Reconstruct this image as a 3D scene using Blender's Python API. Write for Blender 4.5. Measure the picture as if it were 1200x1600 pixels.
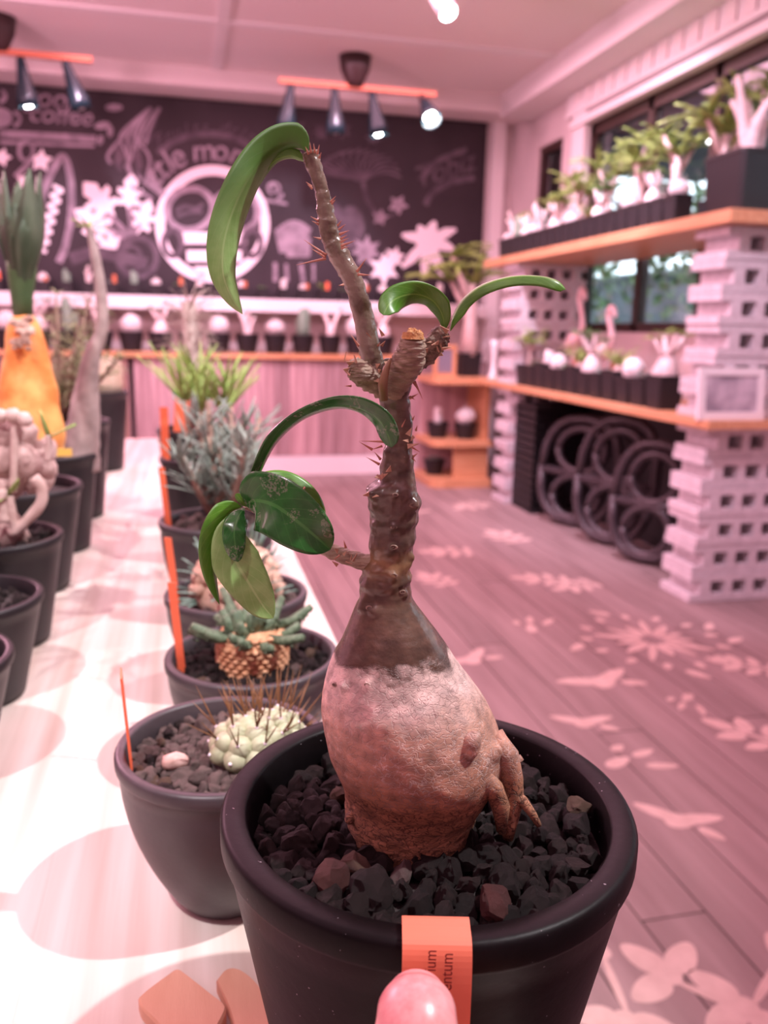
import bpy, bmesh, math, random
from mathutils import Vector, Matrix, noise

for o in list(bpy.data.objects):
    bpy.data.objects.remove(o, do_unlink=True)
scene = bpy.context.scene
COL = scene.collection

# ------------------------------------------------------------------ camera
YAW, PITCH, ROLL = math.radians(13.5), math.radians(12.5), math.radians(1.25)
FPX = 1290.0
CAM = Vector((0.0, 0.0, 0.99))
_f = Vector((math.sin(YAW) * math.cos(PITCH), math.cos(YAW) * math.cos(PITCH), -math.sin(PITCH)))
_r0 = Vector((math.cos(YAW), -math.sin(YAW), 0.0))
_u0 = _r0.cross(_f)
_r = _r0 * math.cos(ROLL) + _u0 * math.sin(ROLL)
_u = _r.cross(_f)
cd = bpy.data.cameras.new('camera')
cam = bpy.data.objects.new('camera', cd)
COL.objects.link(cam)
cam.matrix_world = Matrix(((_r.x, _u.x, -_f.x, CAM.x), (_r.y, _u.y, -_f.y, CAM.y), (_r.z, _u.z, -_f.z, CAM.z), (0, 0, 0, 1)))
cd.lens = 4.0
cd.sensor_fit = 'VERTICAL'
cd.sensor_height = 4.0 * 1600 / FPX
cd.sensor_width = 4.0 * 1200 / FPX
cd.clip_start = 0.01
cd.clip_end = 60
cd.dof.use_dof = True
cd.dof.focus_distance = 0.232
cd.dof.aperture_fstop = 2.0
scene.camera = cam

# ------------------------------------------------------------------ world, exposure
vs = scene.view_settings
vs.view_transform = 'Standard'
vs.look = 'None'
vs.exposure = 1.0
vs.gamma = 1.0
vs.use_curve_mapping = False
scene.cycles.use_denoising = True
scene.cycles.max_bounces = 7
w = bpy.data.worlds.new('world')
scene.world = w
w.use_nodes = True
bg = w.node_tree.nodes['Background']
bg.inputs[0].default_value = (0.80, 0.92, 1.0, 1)
bg.inputs[1].default_value = 1.9


# ------------------------------------------------------------------ room lamps, added pink fills
def area(name, loc, sx, sy, power, col, target=None, spread=180):
    l = bpy.data.lights.new(name, 'AREA')
    l.shape = 'RECTANGLE'
    l.size, l.size_y = sx, sy
    l.energy = power
    l.color = col
    l.spread = math.radians(spread)
    o = bpy.data.objects.new(name, l)
    COL.objects.link(o)
    o.location = loc
    if target is not None:
        o.rotation_euler = (Vector(target) - Vector(loc)).to_track_quat('-Z', 'Y').to_euler()
    return o


def spot(name, loc, target, power, col, ang, size=0.03, blend=0.4):
    l = bpy.data.lights.new(name, 'SPOT')
    l.energy = power
    l.color = col
    l.spot_size = math.radians(ang)
    l.spot_blend = blend
    l.shadow_soft_size = size
    o = bpy.data.objects.new(name, l)
    COL.objects.link(o)
    o.location = loc
    o.rotation_euler = (Vector(target) - Vector(loc)).to_track_quat('-Z', 'Y').to_euler()
    return o


def bulb(name, loc, power, col, r=0.2):
    l = bpy.data.lights.new(name, 'POINT')
    l.energy = power
    l.color = col
    l.shadow_soft_size = r
    o = bpy.data.objects.new(name, l)
    COL.objects.link(o)
    o.location = loc
    return o


PINK = (1.0, 0.47, 0.62)
LILAC = (1.0, 0.76, 1.0)
WHITE = (1.0, 0.95, 0.97)
area('grow_light_far', (0.6, 4.3, 2.47), 2.4, 1.4, 42, PINK)
area('grow_light_mid', (0.2, 1.9, 2.47), 3.0, 1.6, 26, PINK)
area('grow_light_near', (-0.3, -0.6, 2.47), 3.0, 1.4, 7, PINK)
bulb('pink_fill_side', (-1.6, 3.2, 1.9), 75, PINK, 0.25)  # added unseen fill lamp, brightens the ceiling and the room
bulb('pink_fill_front', (-1.5, 0.6, 2.0), 9, PINK, 0.25)  # second added fill lamp, weaker, also out of view
spot('table_spot', (0.98, 0.02, 2.42), (-0.03, 0.55, 0.74), 84, WHITE, 50, 0.02)
spot('table_spot_front', (-0.55, -0.35, 2.42), (-0.15, 0.95, 0.74), 62, WHITE, 39, 0.03, 0.3)
spot('table_spot_far', (0.95, 1.1, 2.42), (-0.05, 1.15, 0.74), 34, WHITE, 40, 0.02)
spot('shelf_spot', (1.30, 3.25, 2.44), (2.0, 3.75, 1.40), 88, LILAC, 84, 0.04, 0.6)
spot('shelf_spot_near', (0.65, 1.7, 2.40), (1.95, 2.75, 0.95), 58, LILAC, 50, 0.04)
spot('counter_spot', (0.9, 4.3, 2.42), (0.6, 5.75, 1.05), 44, LILAC, 60, 0.04)
spot('counter_spot_side', (-0.5, 4.3, 2.42), (-0.5, 5.75, 1.05), 38, LILAC, 60, 0.04)


# ------------------------------------------------------------------ helpers
def ray(x, y):
    return (_f * FPX + _r * (x - 600.0) + _u * (800.0 - y)).normalized()


def on_z(x, y, z):
    d = ray(x, y)
    return CAM + d * ((z - CAM.z) / d.z)


def on_y(x, y, Y):
    d = ray(x, y)
    return CAM + d * ((Y - CAM.y) / d.y)


def on_x(x, y, X):
    d = ray(x, y)
    return CAM + d * ((X - CAM.x) / d.x)


NH = Vector((math.sin(YAW), math.cos(YAW), 0))
FG = Vector((0.0681, 0.2189, 0.737))       # axis of the nearest pot on the table


def fp(x, y, off=0.0):
    d = ray(x, y)
    return CAM + d * (((FG - CAM).dot(NH) + off) / d.dot(NH))


def tag(o, label=None, cat=None, group=None, kind=None):
    if label:
        o['label'] = label
    if cat:
        o['category'] = cat
    if group:
        o['group'] = group
    if kind:
        o['kind'] = kind
    return o


def thing(name, loc, label, cat, group=None, rz=0.0):
    o = bpy.data.objects.new(name, None)
    o.empty_display_size = 0.02
    COL.objects.link(o)
    o.location = loc
    o.rotation_euler = (0, 0, rz)
    return tag(o, label, cat, group)


def link(name, mesh, parent=None, loc=(0, 0, 0), rot=(0, 0, 0), scale=(1, 1, 1)):
    o = bpy.data.objects.new(name, mesh)
    COL.objects.link(o)
    o.location = loc
    o.rotation_euler = rot
    o.scale = scale
    if parent is not None:
        o.parent = parent
    return o


class MB:
    def __init__(self):
        self.v, self.f, self.m = [], [], []

    def add(self, vs_, fs, mi=0):
        b = len(self.v)
        self.v += [Vector(p) for p in vs_]
        self.f += [tuple(i + b for i in q) for q in fs]
        self.m += [mi] * len(fs)
        return self

    def box(self, a, b, mi=0):
        x0, y0, z0 = a
        x1, y1, z1 = b
        return self.add([(x0, y0, z0), (x1, y0, z0), (x1, y1, z0), (x0, y1, z0), (x0, y0, z1), (x1, y0, z1), (x1, y1, z1), (x0, y1, z1)],
                        [(0, 3, 2, 1), (4, 5, 6, 7), (0, 1, 5, 4), (1, 2, 6, 5), (2, 3, 7, 6), (3, 0, 4, 7)], mi)

    def loft(self, rings, cap0=True, cap1=True, mi=0, closed=False):
        n = len(rings[0])
        vs_ = [p for r in rings for p in r]
        fs = []
        for k in range(len(rings) - 1):
            for i in range(n):
                j = (i + 1) % n
                fs.append((k * n + i, k * n + j, (k + 1) * n + j, (k + 1) * n + i))
        if cap0:
            fs.append(tuple(range(n - 1, -1, -1)))
        if cap1:
            fs.append(tuple((len(rings) - 1) * n + i for i in range(n)))
        return self.add(vs_, fs, mi)

    def lathe(self, prof, c=(0, 0, 0), n=32, mi=0, cap0=True, cap1=True):
        c = Vector(c)
        return self.loft([[c + Vector((r * math.cos(2 * math.pi * i / n), r * math.sin(2 * math.pi * i / n), z)) for i in range(n)] for r, z in prof], cap0, cap1, mi)

    def tube(self, pts, rad, n=8, mi=0, jit=0.0, seed=0):
        pts = [Vector(p) for p in pts]
        if not hasattr(rad, '__len__'):
            rad = [rad] * len(pts)
        rings = []
        up = None
        for i, p in enumerate(pts):
            t = (pts[min(i + 1, len(pts) - 1)] - pts[max(i - 1, 0)]).normalized()
            if up is None:
                up = Vector((0, 0, 1)) if abs(t.z) < 0.9 else Vector((1, 0, 0))
            a = t.cross(up).normalized()
            b = a.cross(t).normalized()
            up = b
            ring = []
            for k in range(n):
                th = 2 * math.pi * k / n
                d = a * math.cos(th) + b * math.sin(th)
                rr = rad[i]
                if jit:
                    rr *= 1 + jit * noise.noise((p + d * rad[i]) * (0.9 / max(rad[i], 1e-4)) + Vector((seed, 0, 0)))
                ring.append(p + d * rr)
            rings.append(ring)
        return self.loft(rings, True, True, mi)

    def prism(self, poly, f, mi=0):
        """poly: 2D outline; f(x, y, side) -> 3D for side 0/1"""
        n = len(poly)
        vs_ = [f(x, y, 0) for x, y in poly] + [f(x, y, 1) for x, y in poly]
        fs = [tuple(range(n - 1, -1, -1)), tuple(range(n, 2 * n))]
        fs += [(i, (i + 1) % n, (i + 1) % n + n, i + n) for i in range(n)]
        return self.add(vs_, fs, mi)

    def mesh(self, name, mats, smooth=False, origin=(0, 0, 0)):
        o = Vector(origin)
        me = bpy.data.meshes.new(name)
        me.from_pydata([tuple(p - o) for p in self.v], [], self.f)
        for m in (mats if isinstance(mats, (list, tuple)) else [mats]):
            me.materials.append(m)
        me.polygons.foreach_set('material_index', self.m)
        me.polygons.foreach_set('use_smooth', [smooth] * len(self.f))
        bm = bmesh.new()
        bm.from_mesh(me)
        bmesh.ops.recalc_face_normals(bm, faces=bm.faces)
        bm.to_mesh(me)
        bm.free()
        me.update()
        return me

    def build(self, name, mats, parent=None, smooth=False, world=True):
        """world: vertices are in world space; the object sits at the parent's base"""
        org = Vector((0, 0, 0))
        if parent is not None and world:
            p = parent
            while p is not None:
                org = org + p.location
                p = p.parent
        if parent is None and world and self.v:
            lo = [min(q[k] for q in self.v) for k in range(3)]
            hi = [max(q[k] for q in self.v) for k in range(3)]
            org = Vector(((lo[0] + hi[0]) / 2, (lo[1] + hi[1]) / 2, lo[2]))
        o = link(name, self.mesh(name, mats, smooth, org), parent)
        if parent is None and world:
            o.location = org
        return o


def spline(pts, n):
    """Catmull-Rom through tuples / vectors of any size, n samples"""
    P = [tuple(p) for p in pts]
    P = [tuple(2 * a - b for a, b in zip(P[0], P[1]))] + P + [tuple(2 * a - b for a, b in zip(P[-1], P[-2]))]
    out = []
    m = len(P) - 3
    for k in range(n):
        t = k / (n - 1) * m
        i = min(int(t), m - 1)
        u = t - i
        p0, p1, p2, p3 = P[i:i + 4]
        out.append(tuple(0.5 * (2 * b + (c - a) * u + (2 * a - 5 * b + 4 * c - d) * u * u + (3 * b - a - 3 * c + d) * u ** 3) for a, b, c, d in zip(p0, p1, p2, p3)))
    return out


# ------------------------------------------------------------------ materials
def mat(name, col, rough=0.6, col2=None, nscale=20.0, ndetail=4, bump=0.0, bscale=60.0, stretch=None, metal=0.0, spec=0.5, lo=0.35, hi=0.65, emit=None, trans=0.0, sss=0.0):
    m = bpy.data.materials.new(name)
    m.use_nodes = True
    nt = m.node_tree
    b = nt.nodes['Principled BSDF']
    b.inputs['Roughness'].default_value = rough
    b.inputs['Metallic'].default_value = metal
    b.inputs['Specular IOR Level'].default_value = spec
    b.inputs['Base Color'].default_value = (*col, 1)
    if sss:
        b.inputs['Subsurface Weight'].default_value = sss
        b.inputs['Subsurface Radius'].default_value = (0.004, 0.0015, 0.001)
        b.inputs['Subsurface Scale'].default_value = 1.0
    if trans:
        b.inputs['Transmission Weight'].default_value = trans
    if emit:
        b.inputs['Emission Color'].default_value = (*emit[0], 1)
        b.inputs['Emission Strength'].default_value = emit[1]
    tc = None
    if col2 or bump:
        tc = nt.nodes.new('ShaderNodeTexCoord')
        src = tc.outputs['Object']
        if stretch:
            mp = nt.nodes.new('ShaderNodeMapping')
            mp.inputs['Scale'].default_value = stretch
            nt.links.new(src, mp.inputs['Vector'])
            src = mp.outputs['Vector']
    if col2:
        n = nt.nodes.new('ShaderNodeTexNoise')
        n.inputs['Scale'].default_value = nscale
        n.inputs['Detail'].default_value = ndetail
        nt.links.new(src, n.inputs['Vector'])
        r = nt.nodes.new('ShaderNodeValToRGB')
        r.color_ramp.elements[0].position = lo
        r.color_ramp.elements[1].position = hi
        r.color_ramp.elements[0].color = (*col, 1)
        r.color_ramp.elements[1].color = (*col2, 1)
        nt.links.new(n.outputs['Fac'], r.inputs['Fac'])
        nt.links.new(r.outputs['Color'], b.inputs['Base Color'])
    if bump:
        n2 = nt.nodes.new('ShaderNodeTexNoise')
        n2.inputs['Scale'].default_value = bscale
        n2.inputs['Detail'].default_value = 6
        nt.links.new(src, n2.inputs['Vector'])
        bp = nt.nodes.new('ShaderNodeBump')
        bp.inputs['Strength'].default_value = bump
        bp.inputs['Distance'].default_value = 0.002
        nt.links.new(n2.outputs['Fac'], bp.inputs['Height'])
        nt.links.new(bp.outputs['Normal'], b.inputs['Normal'])
    return m


def vary(m, amount=0.15):
    """brightness differs a little from object to object"""
    nt = m.node_tree
    b = nt.nodes['Principled BSDF']
    oi = nt.nodes.new('ShaderNodeObjectInfo')
    mr = nt.nodes.new('ShaderNodeMapRange')
    mr.inputs['To Min'].default_value = 1 - amount
    mr.inputs['To Max'].default_value = 1 + amount
    nt.links.new(oi.outputs['Random'], mr.inputs['Value'])
    mx = nt.nodes.new('ShaderNodeMix')
    mx.data_type = 'RGBA'
    mx.blend_type = 'MULTIPLY'
    mx.inputs[0].default_value = 1.0
    inp = b.inputs['Base Color']
    if inp.links:
        nt.links.new(inp.links[0].from_socket, mx.inputs[6])
    else:
        mx.inputs[6].default_value = inp.default_value
    nt.links.new(mr.outputs['Result'], mx.inputs[7])
    nt.links.new(mx.outputs[2], inp)
    return m


random.seed(7)
TZ = 0.737
M = {}
M['pot'] = mat('black_plastic', (0.036, 0.028, 0.032), 0.42, (0.052, 0.041, 0.046), 40, bump=0.05, bscale=300)
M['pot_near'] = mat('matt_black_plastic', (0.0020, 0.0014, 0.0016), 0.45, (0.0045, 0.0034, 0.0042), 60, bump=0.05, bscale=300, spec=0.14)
M['pot_row'] = mat('dark_row_plastic', (0.012, 0.0095, 0.0115), 0.45, (0.018, 0.014, 0.017), 40, spec=0.35)
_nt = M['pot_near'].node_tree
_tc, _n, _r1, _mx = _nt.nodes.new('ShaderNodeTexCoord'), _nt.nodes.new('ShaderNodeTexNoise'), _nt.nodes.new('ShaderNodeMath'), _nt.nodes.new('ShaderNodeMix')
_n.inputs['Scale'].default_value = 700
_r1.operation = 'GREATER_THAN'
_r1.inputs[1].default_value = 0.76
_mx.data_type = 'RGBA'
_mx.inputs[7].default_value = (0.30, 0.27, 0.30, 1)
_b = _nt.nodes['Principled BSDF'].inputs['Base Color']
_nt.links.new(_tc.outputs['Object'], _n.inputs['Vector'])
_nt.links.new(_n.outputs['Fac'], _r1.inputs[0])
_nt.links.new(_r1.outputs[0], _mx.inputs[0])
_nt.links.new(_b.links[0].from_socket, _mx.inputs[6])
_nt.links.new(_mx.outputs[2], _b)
M['pot_far'] = mat('black_nursery_plastic', (0.012, 0.010, 0.012), 0.5)
M['stone'] = vary(mat('dark_lava_stone', (0.008, 0.005, 0.005), 0.7, (0.066, 0.036, 0.032), 560, bump=1.0, bscale=800, spec=0.35, lo=0.42, hi=0.7), 0.6)
M['stone_red'] = mat('red_lava_stone', (0.08, 0.018, 0.016), 0.8, (0.18, 0.05, 0.04), 500, bump=1.0, bscale=900)
M['stone_tan'] = mat('tan_lava_stone', (0.09, 0.05, 0.032), 0.8, (0.17, 0.10, 0.065), 400, bump=0.8, bscale=900)
M['stone_brown'] = vary(mat('brown_lava_stone', (0.13, 0.085, 0.08), 0.85, (0.24, 0.165, 0.15), 260, bump=0.8, bscale=700), 0.3)
M['soil'] = mat('dark_gravel', (0.012, 0.009, 0.009), 0.9, (0.05, 0.035, 0.035), 220, bump=1.0, bscale=300)
M['soil_brown'] = mat('brown_gravel', (0.04, 0.025, 0.025), 0.9, (0.13, 0.085, 0.08), 220, bump=1.0, bscale=300)
M['orange_label'] = mat('orange_plastic', (0.85, 0.16, 0.07), 0.5)
M['white_paint'] = mat('white_paint', (0.78, 0.76, 0.76), 0.55)
M['ceiling'] = mat('ceiling_paint', (0.80, 0.74, 0.73), 0.8)
M['wall'] = mat('wall_paint', (0.62, 0.55, 0.55), 0.8, (0.68, 0.60, 0.60), 5)
M['shelf_wood'] = mat('varnished_pine', (0.55, 0.27, 0.13), 0.4, (0.66, 0.36, 0.19), 5, stretch=(1, 12, 12), bump=0.03, bscale=20)
M['shelf_wood_y'] = mat('varnished_pine_shelf', (0.55, 0.27, 0.13), 0.4, (0.66, 0.36, 0.19), 5, stretch=(12, 1, 12), bump=0.03, bscale=20)
M['green'] = vary(mat('leaf_green', (0.06, 0.15, 0.03), 0.5, (0.13, 0.26, 0.07), 30), 0.3)
M['lime'] = vary(mat('lime_leaf', (0.20, 0.32, 0.06), 0.5, (0.32, 0.42, 0.12), 30), 0.2)
M['greygreen'] = vary(mat('grey_green_leaf', (0.16, 0.22, 0.18), 0.6, (0.30, 0.34, 0.30), 40), 0.15)
M['pale_bark'] = vary(mat('pale_pink_bark', (0.50, 0.38, 0.35), 0.7, (0.66, 0.52, 0.48), 60, bump=0.3, bscale=150), 0.2)
M['brown_bark'] = mat('brown_bark', (0.20, 0.12, 0.09), 0.75, (0.34, 0.22, 0.17), 60, bump=0.5, bscale=120)
M['white_fuzz'] = mat('white_wool', (0.80, 0.76, 0.75), 0.9, (0.62, 0.56, 0.54), 60, bump=0.6, bscale=100)
M['cactus'] = mat('blue_green_cactus', (0.16, 0.26, 0.18), 0.6, (0.24, 0.34, 0.26), 40)
M['black'] = mat('black_plastic_sheet', (0.012, 0.011, 0.012), 0.5)
ORD = ['first', 'second', 'third', 'fourth', 'fifth', 'sixth', 'seventh', 'eighth', 'ninth', 'tenth', 'eleventh', 'twelfth', 'thirteenth', 'fourteenth',
       'fifteenth', 'sixteenth', 'seventeenth', 'eighteenth', 'nineteenth', 'twentieth', 'twenty-first', 'twenty-second', 'twenty-third', 'twenty-fourth',
       'twenty-fifth', 'twenty-sixth', 'twenty-seventh', 'twenty-eighth']
# ================================================================== room shell
YB = 5.90      # chalkboard wall
XR = 2.30      # window wall
ZC = 2.52      # ceiling


def struct(name, mb, m, label=None, smooth=False):
    o = mb.build(name, m, None, smooth)
    o['kind'] = 'structure'
    if label:
        o['label'] = label
    return o


# ---- floor of long boards
M['floor_gap'] = mat('dark_floor_joint', (0.125, 0.088, 0.084), 0.9)
M['floor'] = vary(mat('weathered_floor_board', (0.20, 0.145, 0.138), 0.55, (0.31, 0.235, 0.225), 2.2, 6, stretch=(9, 0.8, 9), bump=0.05, bscale=9, lo=0.3, hi=0.72), 0.10)
floor = struct('floor', MB().box((-3.0, -2.2, -0.06), (2.4, YB + 0.05, -0.012)), M['floor_gap'], 'floor of weathered brown boards with pale painted leaf motifs')
PW, PL = 0.125, 1.90
pm = MB().box((-PW / 2 + 0.002, -PL / 2 + 0.002, -0.012), (PW / 2 - 0.002, PL / 2 - 0.002, 0.0)).mesh('floor_plank', M['floor'])
k = 0
x = -0.45
while x < 2.32:
    y = -0.2 - (k * 0.63) % PL
    while y < YB:
        L = min(PL, YB - y)
        if L > 0.05 and y + L > 0.5:
            o = link('floor_plank', pm, floor, (x - floor.location.x, y + L / 2 - floor.location.y, 0 - floor.location.z), scale=(1, L / PL, 1))
        y += PL
    x += PW
    k += 1
M['stencil'] = mat('pale_floor_paint', (0.50, 0.38, 0.335), 0.6, (0.58, 0.45, 0.40), 30)
STEN = []


def stencil(shapes, c, s, rot, flip=1):
    """flat painted motif: ellipses (x, y, rx, ry, angle) in motif units laid on the boards"""
    mb = MB()
    ca, sa = math.cos(rot), math.sin(rot)
    for q, (ex, ey, rx, ry, an) in enumerate(shapes):
        ring = []
        for i in range(18):
            t = 2 * math.pi * i / 18
            px, py = rx * math.cos(t), ry * math.sin(t) * (1 - 0.25 * math.cos(t))
            X = ex + px * math.cos(an) - py * math.sin(an)
            Y = ey + px * math.sin(an) + py * math.cos(an)
            X *= flip
            ring.append((c.x + s * (X * ca - Y * sa), c.y + s * (X * sa + Y * ca)))
        zz = 0.0006 + 0.00004 * q
        mb.prism(ring, lambda a, b, d, zz=zz: (a, b, 0.0001 if d == 0 else zz))
    o = mb.build('floor_stencil', M['stencil'], floor)
    STEN.append(o)
    return o


SPRIG = [(0.0, -0.1, 0.55, 0.05, 1.57), (-0.25, 0.25, 0.24, 0.13, 2.5), (0.25, 0.25, 0.24, 0.13, 0.64), (0, 0.55, 0.25, 0.14, 1.57),
         (-0.3, -0.15, 0.22, 0.11, 2.7), (0.3, -0.12, 0.22, 0.11, 0.4), (-0.24, -0.5, 0.18, 0.1, 3.0), (0.24, -0.5, 0.18, 0.1, 0.1)]
BURST = []
for i in range(13):
    a = i * 2 * math.pi / 13
    L = 0.42 + 0.12 * (i % 3)
    BURST.append((math.cos(a) * (0.16 + L / 2), math.sin(a) * (0.16 + L / 2), L / 2, 0.055 + 0.02 * (i % 2), a))
    BURST.append((math.cos(a + 0.2) * 0.95, math.sin(a + 0.2) * 0.95, 0.10, 0.06, a))
    if i % 3 == 0:
        BURST.append((math.cos(a) * 1.2, math.sin(a) * 1.2, 0.17, 0.07, a + 0.6))
BAT = [(-0.3, 0.1, 0.38, 0.13, 2.75), (0.3, 0.1, 0.38, 0.13, 0.4), (0, -0.05, 0.22, 0.2, 0), (0.45, -0.25, 0.2, 0.09, -0.5)]
FLOWER = [(0, 0, 0.12, 0.12, 0)] + [(0.34 * math.cos(a), 0.34 * math.sin(a), 0.27, 0.16, a) for a in (0.5, 1.9, 3.3)] + [(0.25, -0.5, 0.5, 0.05, -1.0), (0.6, -0.9, 0.24, 0.13, -0.2)]
TRIO = [(-0.4, 0.1, 0.3, 0.14, 0.3), (0.25, 0.25, 0.26, 0.1, 0.2), (0.3, -0.25, 0.3, 0.1, -0.3), (-0.1, 0.55, 0.16, 0.1, 0.4)]
for (sh, px, py, s, rot, fl) in [(BURST, 1020, 1000, 0.235, 0.3, 1), (BAT, 938, 1064, 0.19, 0.2, 1), (SPRIG, 848, 905, 0.17, 1.2, 1), (SPRIG, 900, 915, 0.16, 1.9, -1),
                                 (BAT, 735, 1030, 0.15, 0.5, 1), (BAT, 912, 1128, 0.13, -0.2, 1), (TRIO, 1000, 1190, 0.13, 0.1, 1), (BAT, 1060, 1280, 0.14, -0.5, 1),
                                 (SPRIG, 1178, 1150, 0.17, 0.6, 1), (FLOWER, 1050, 1525, 0.15, 0.2, 1), (FLOWER, 1165, 1570, 0.15, 1.6, 1), (FLOWER, 975, 1590, 0.13, 2.4, 1),
                                 (SPRIG, 1165, 1040, 0.15, 0.9, 1), (SPRIG, 700, 862, 0.18, 1.4, 1), (SPRIG, 790, 838, 0.2, 0.3, 1), (SPRIG, 680, 905, 0.15, 0.4, -1),
                                 (TRIO, 640, 800, 0.2, 0.7, 1), (TRIO, 1080, 1100, 0.10, 1.0, -1), (SPRIG, 735, 790, 0.2, 2.2, 1), (TRIO, 840, 975, 0.13, 1.0, 1)]:
    stencil(sh, on_z(px, py, 0), s, rot, fl)

# ---- ceiling with battens, beam along the window wall, bulkhead over the chalkboard
ceiling = struct('ceiling', MB().box((-3.0, -2.2, ZC), (XR + 0.1, YB + 0.1, ZC + 0.06)), M['ceiling'], 'pale ceiling of large panels with thin battens')
n_ = 0
for a, b in [((0.205, -2.2, ZC - 0.012), (0.265, YB - 0.3, ZC)), ((-1.6, -2.2, ZC - 0.012), (-1.54, YB - 0.3, ZC)), ((-3.0, 4.74, ZC - 0.014), (2.08, 4.80, ZC)), ((-3.0, 3.1, ZC - 0.014), (2.08, 3.16, ZC)), ((-3.0, 1.3, ZC - 0.014), (2.08, 1.36, ZC))]:
    n_ += 1
    struct('trim_%d' % n_, MB().box(a, b), M['white_paint'], 'thin white ceiling batten')
struct('trim_6', MB().box((-3.0, YB - 0.30, 2.41), (XR, YB, ZC)), M['ceiling'], 'pale bulkhead above the chalkboard')
struct('trim_7', MB().box((2.08, -2.2, 2.375), (XR, YB - 0.3, ZC)), M['white_paint'], 'white ceiling beam running above the window')

# ---- walls
struct('wall_back', MB().box((-3.0, YB, 0), (XR + 0.1, YB + 0.1, ZC)), M['wall'], 'wall behind the chalkboard')
struct('wall_left', MB().box((-3.1, -2.2, 0), (-3.0, YB + 0.1, ZC)), M['wall'], 'plain wall beyond the table')
struct('wall_front', MB().box((-3.1, -2.3, 0), (XR + 0.1, -2.2, ZC)), M['wall'], 'plain wall behind the viewer')
# window wall: openings between Y 0.6 .. 4.72 (z 1.0 .. 2.17) and a narrow dark one at Y 5.07 .. 5.45
ww = MB()
ww.box((XR, -2.2, 0), (XR + 0.1, YB, 1.0))
ww.box((XR, -2.2, 2.17), (XR + 0.1, YB, ZC))
ww.box((XR, -2.2, 1.0), (XR + 0.1, 0.6, 2.17))
ww.box((XR, 4.72, 1.0), (XR + 0.1, 5.07, 2.17))
ww.box((XR, 5.45, 1.0), (XR + 0.1, YB, 2.17))
struct('wall_right', ww, M['wall'], 'wall with a long window above the plant shelves')
struct('trim_8', MB().box((2.13, YB - 0.06, 0), (2.22, YB, 2.41)), M['white_paint'], 'white corner post beside the chalkboard')
struct('trim_9', MB().box((XR - 0.04, 4.70, 0.96), (XR, 4.86, 2.30)), M['white_paint'], 'white window post at the far end')
struct('trim_10', MB().box((XR - 0.06, 0.5, 2.16), (XR, 4.86, 2.20)), M['white_paint'], 'lower white rail of the window head')
struct('trim_11', MB().box((XR - 0.05, 0.5, 2.235), (XR, 4.95, 2.26)), M['white_paint'], 'upper white rail of the window head')
sl = struct('trim_12', MB().box((XR - 0.02, 0.5, 2.27), (XR, 5.0, 2.375)), M['white_paint'], 'pale slatted fascia above the window')
sm = MB().box((-0.012, -0.035, -0.05), (0, 0.035, 0.05)).mesh('slat', M['ceiling'])
for i in range(34):
    link('slat', sm, sl, (-0.01 + 0, -2.2 + i * 0.13, 0.0525))
M['dark_frame'] = mat('dark_window_frame', (0.05, 0.025, 0.02), 0.5)
M['glass'] = mat('window_glass', (0.9, 0.95, 1.0), 0.02, trans=1.0)
win = thing('window_1', (XR + 0.05, 2.66, 1.0), 'long window with dark frame and trees outside', None)
win['kind'] = 'structure'
fr = MB()
for y0 in (0.6, 1.62, 2.58, 3.50, 4.06, 4.68):
    fr.box((XR + 0.02, y0, 1.0), (XR + 0.08, y0 + 0.045, 2.17))
fr.box((XR + 0.02, 0.6, 1.0), (XR + 0.08, 4.72, 1.05))
fr.box((XR + 0.02, 0.6, 2.10), (XR + 0.08, 4.72, 2.17))
fr.build('window_frame', M['dark_frame'], win)
ys = (0.645, 1.62, 2.58, 3.50, 4.06, 4.68)
for i in range(5):
    MB().box((XR + 0.045, ys[i] + 0.05, 1.05), (XR + 0.051, ys[i + 1], 2.10)).build('pane', M['glass'], win)
win2 = thing('window_2', (XR + 0.05, 5.26, 1.0), 'narrow dark window beside the corner post', None)
win2['kind'] = 'structure'
f2 = MB()
for y0 in (5.07, 5.42):
    f2.box((XR + 0.02, y0, 1.0), (XR + 0.08, y0 + 0.03, 2.17))
f2.box((XR + 0.02, 5.1, 1.0), (XR + 0.08, 5.42, 1.04))
f2.box((XR + 0.02, 5.1, 2.13), (XR + 0.08, 5.42, 2.17))
f2.build('window_frame', M['dark_frame'], win2)
MB().box((XR + 0.045, 5.1, 1.04), (XR + 0.051, 5.42, 2.13)).build('pane', M['glass'], win2)

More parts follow.
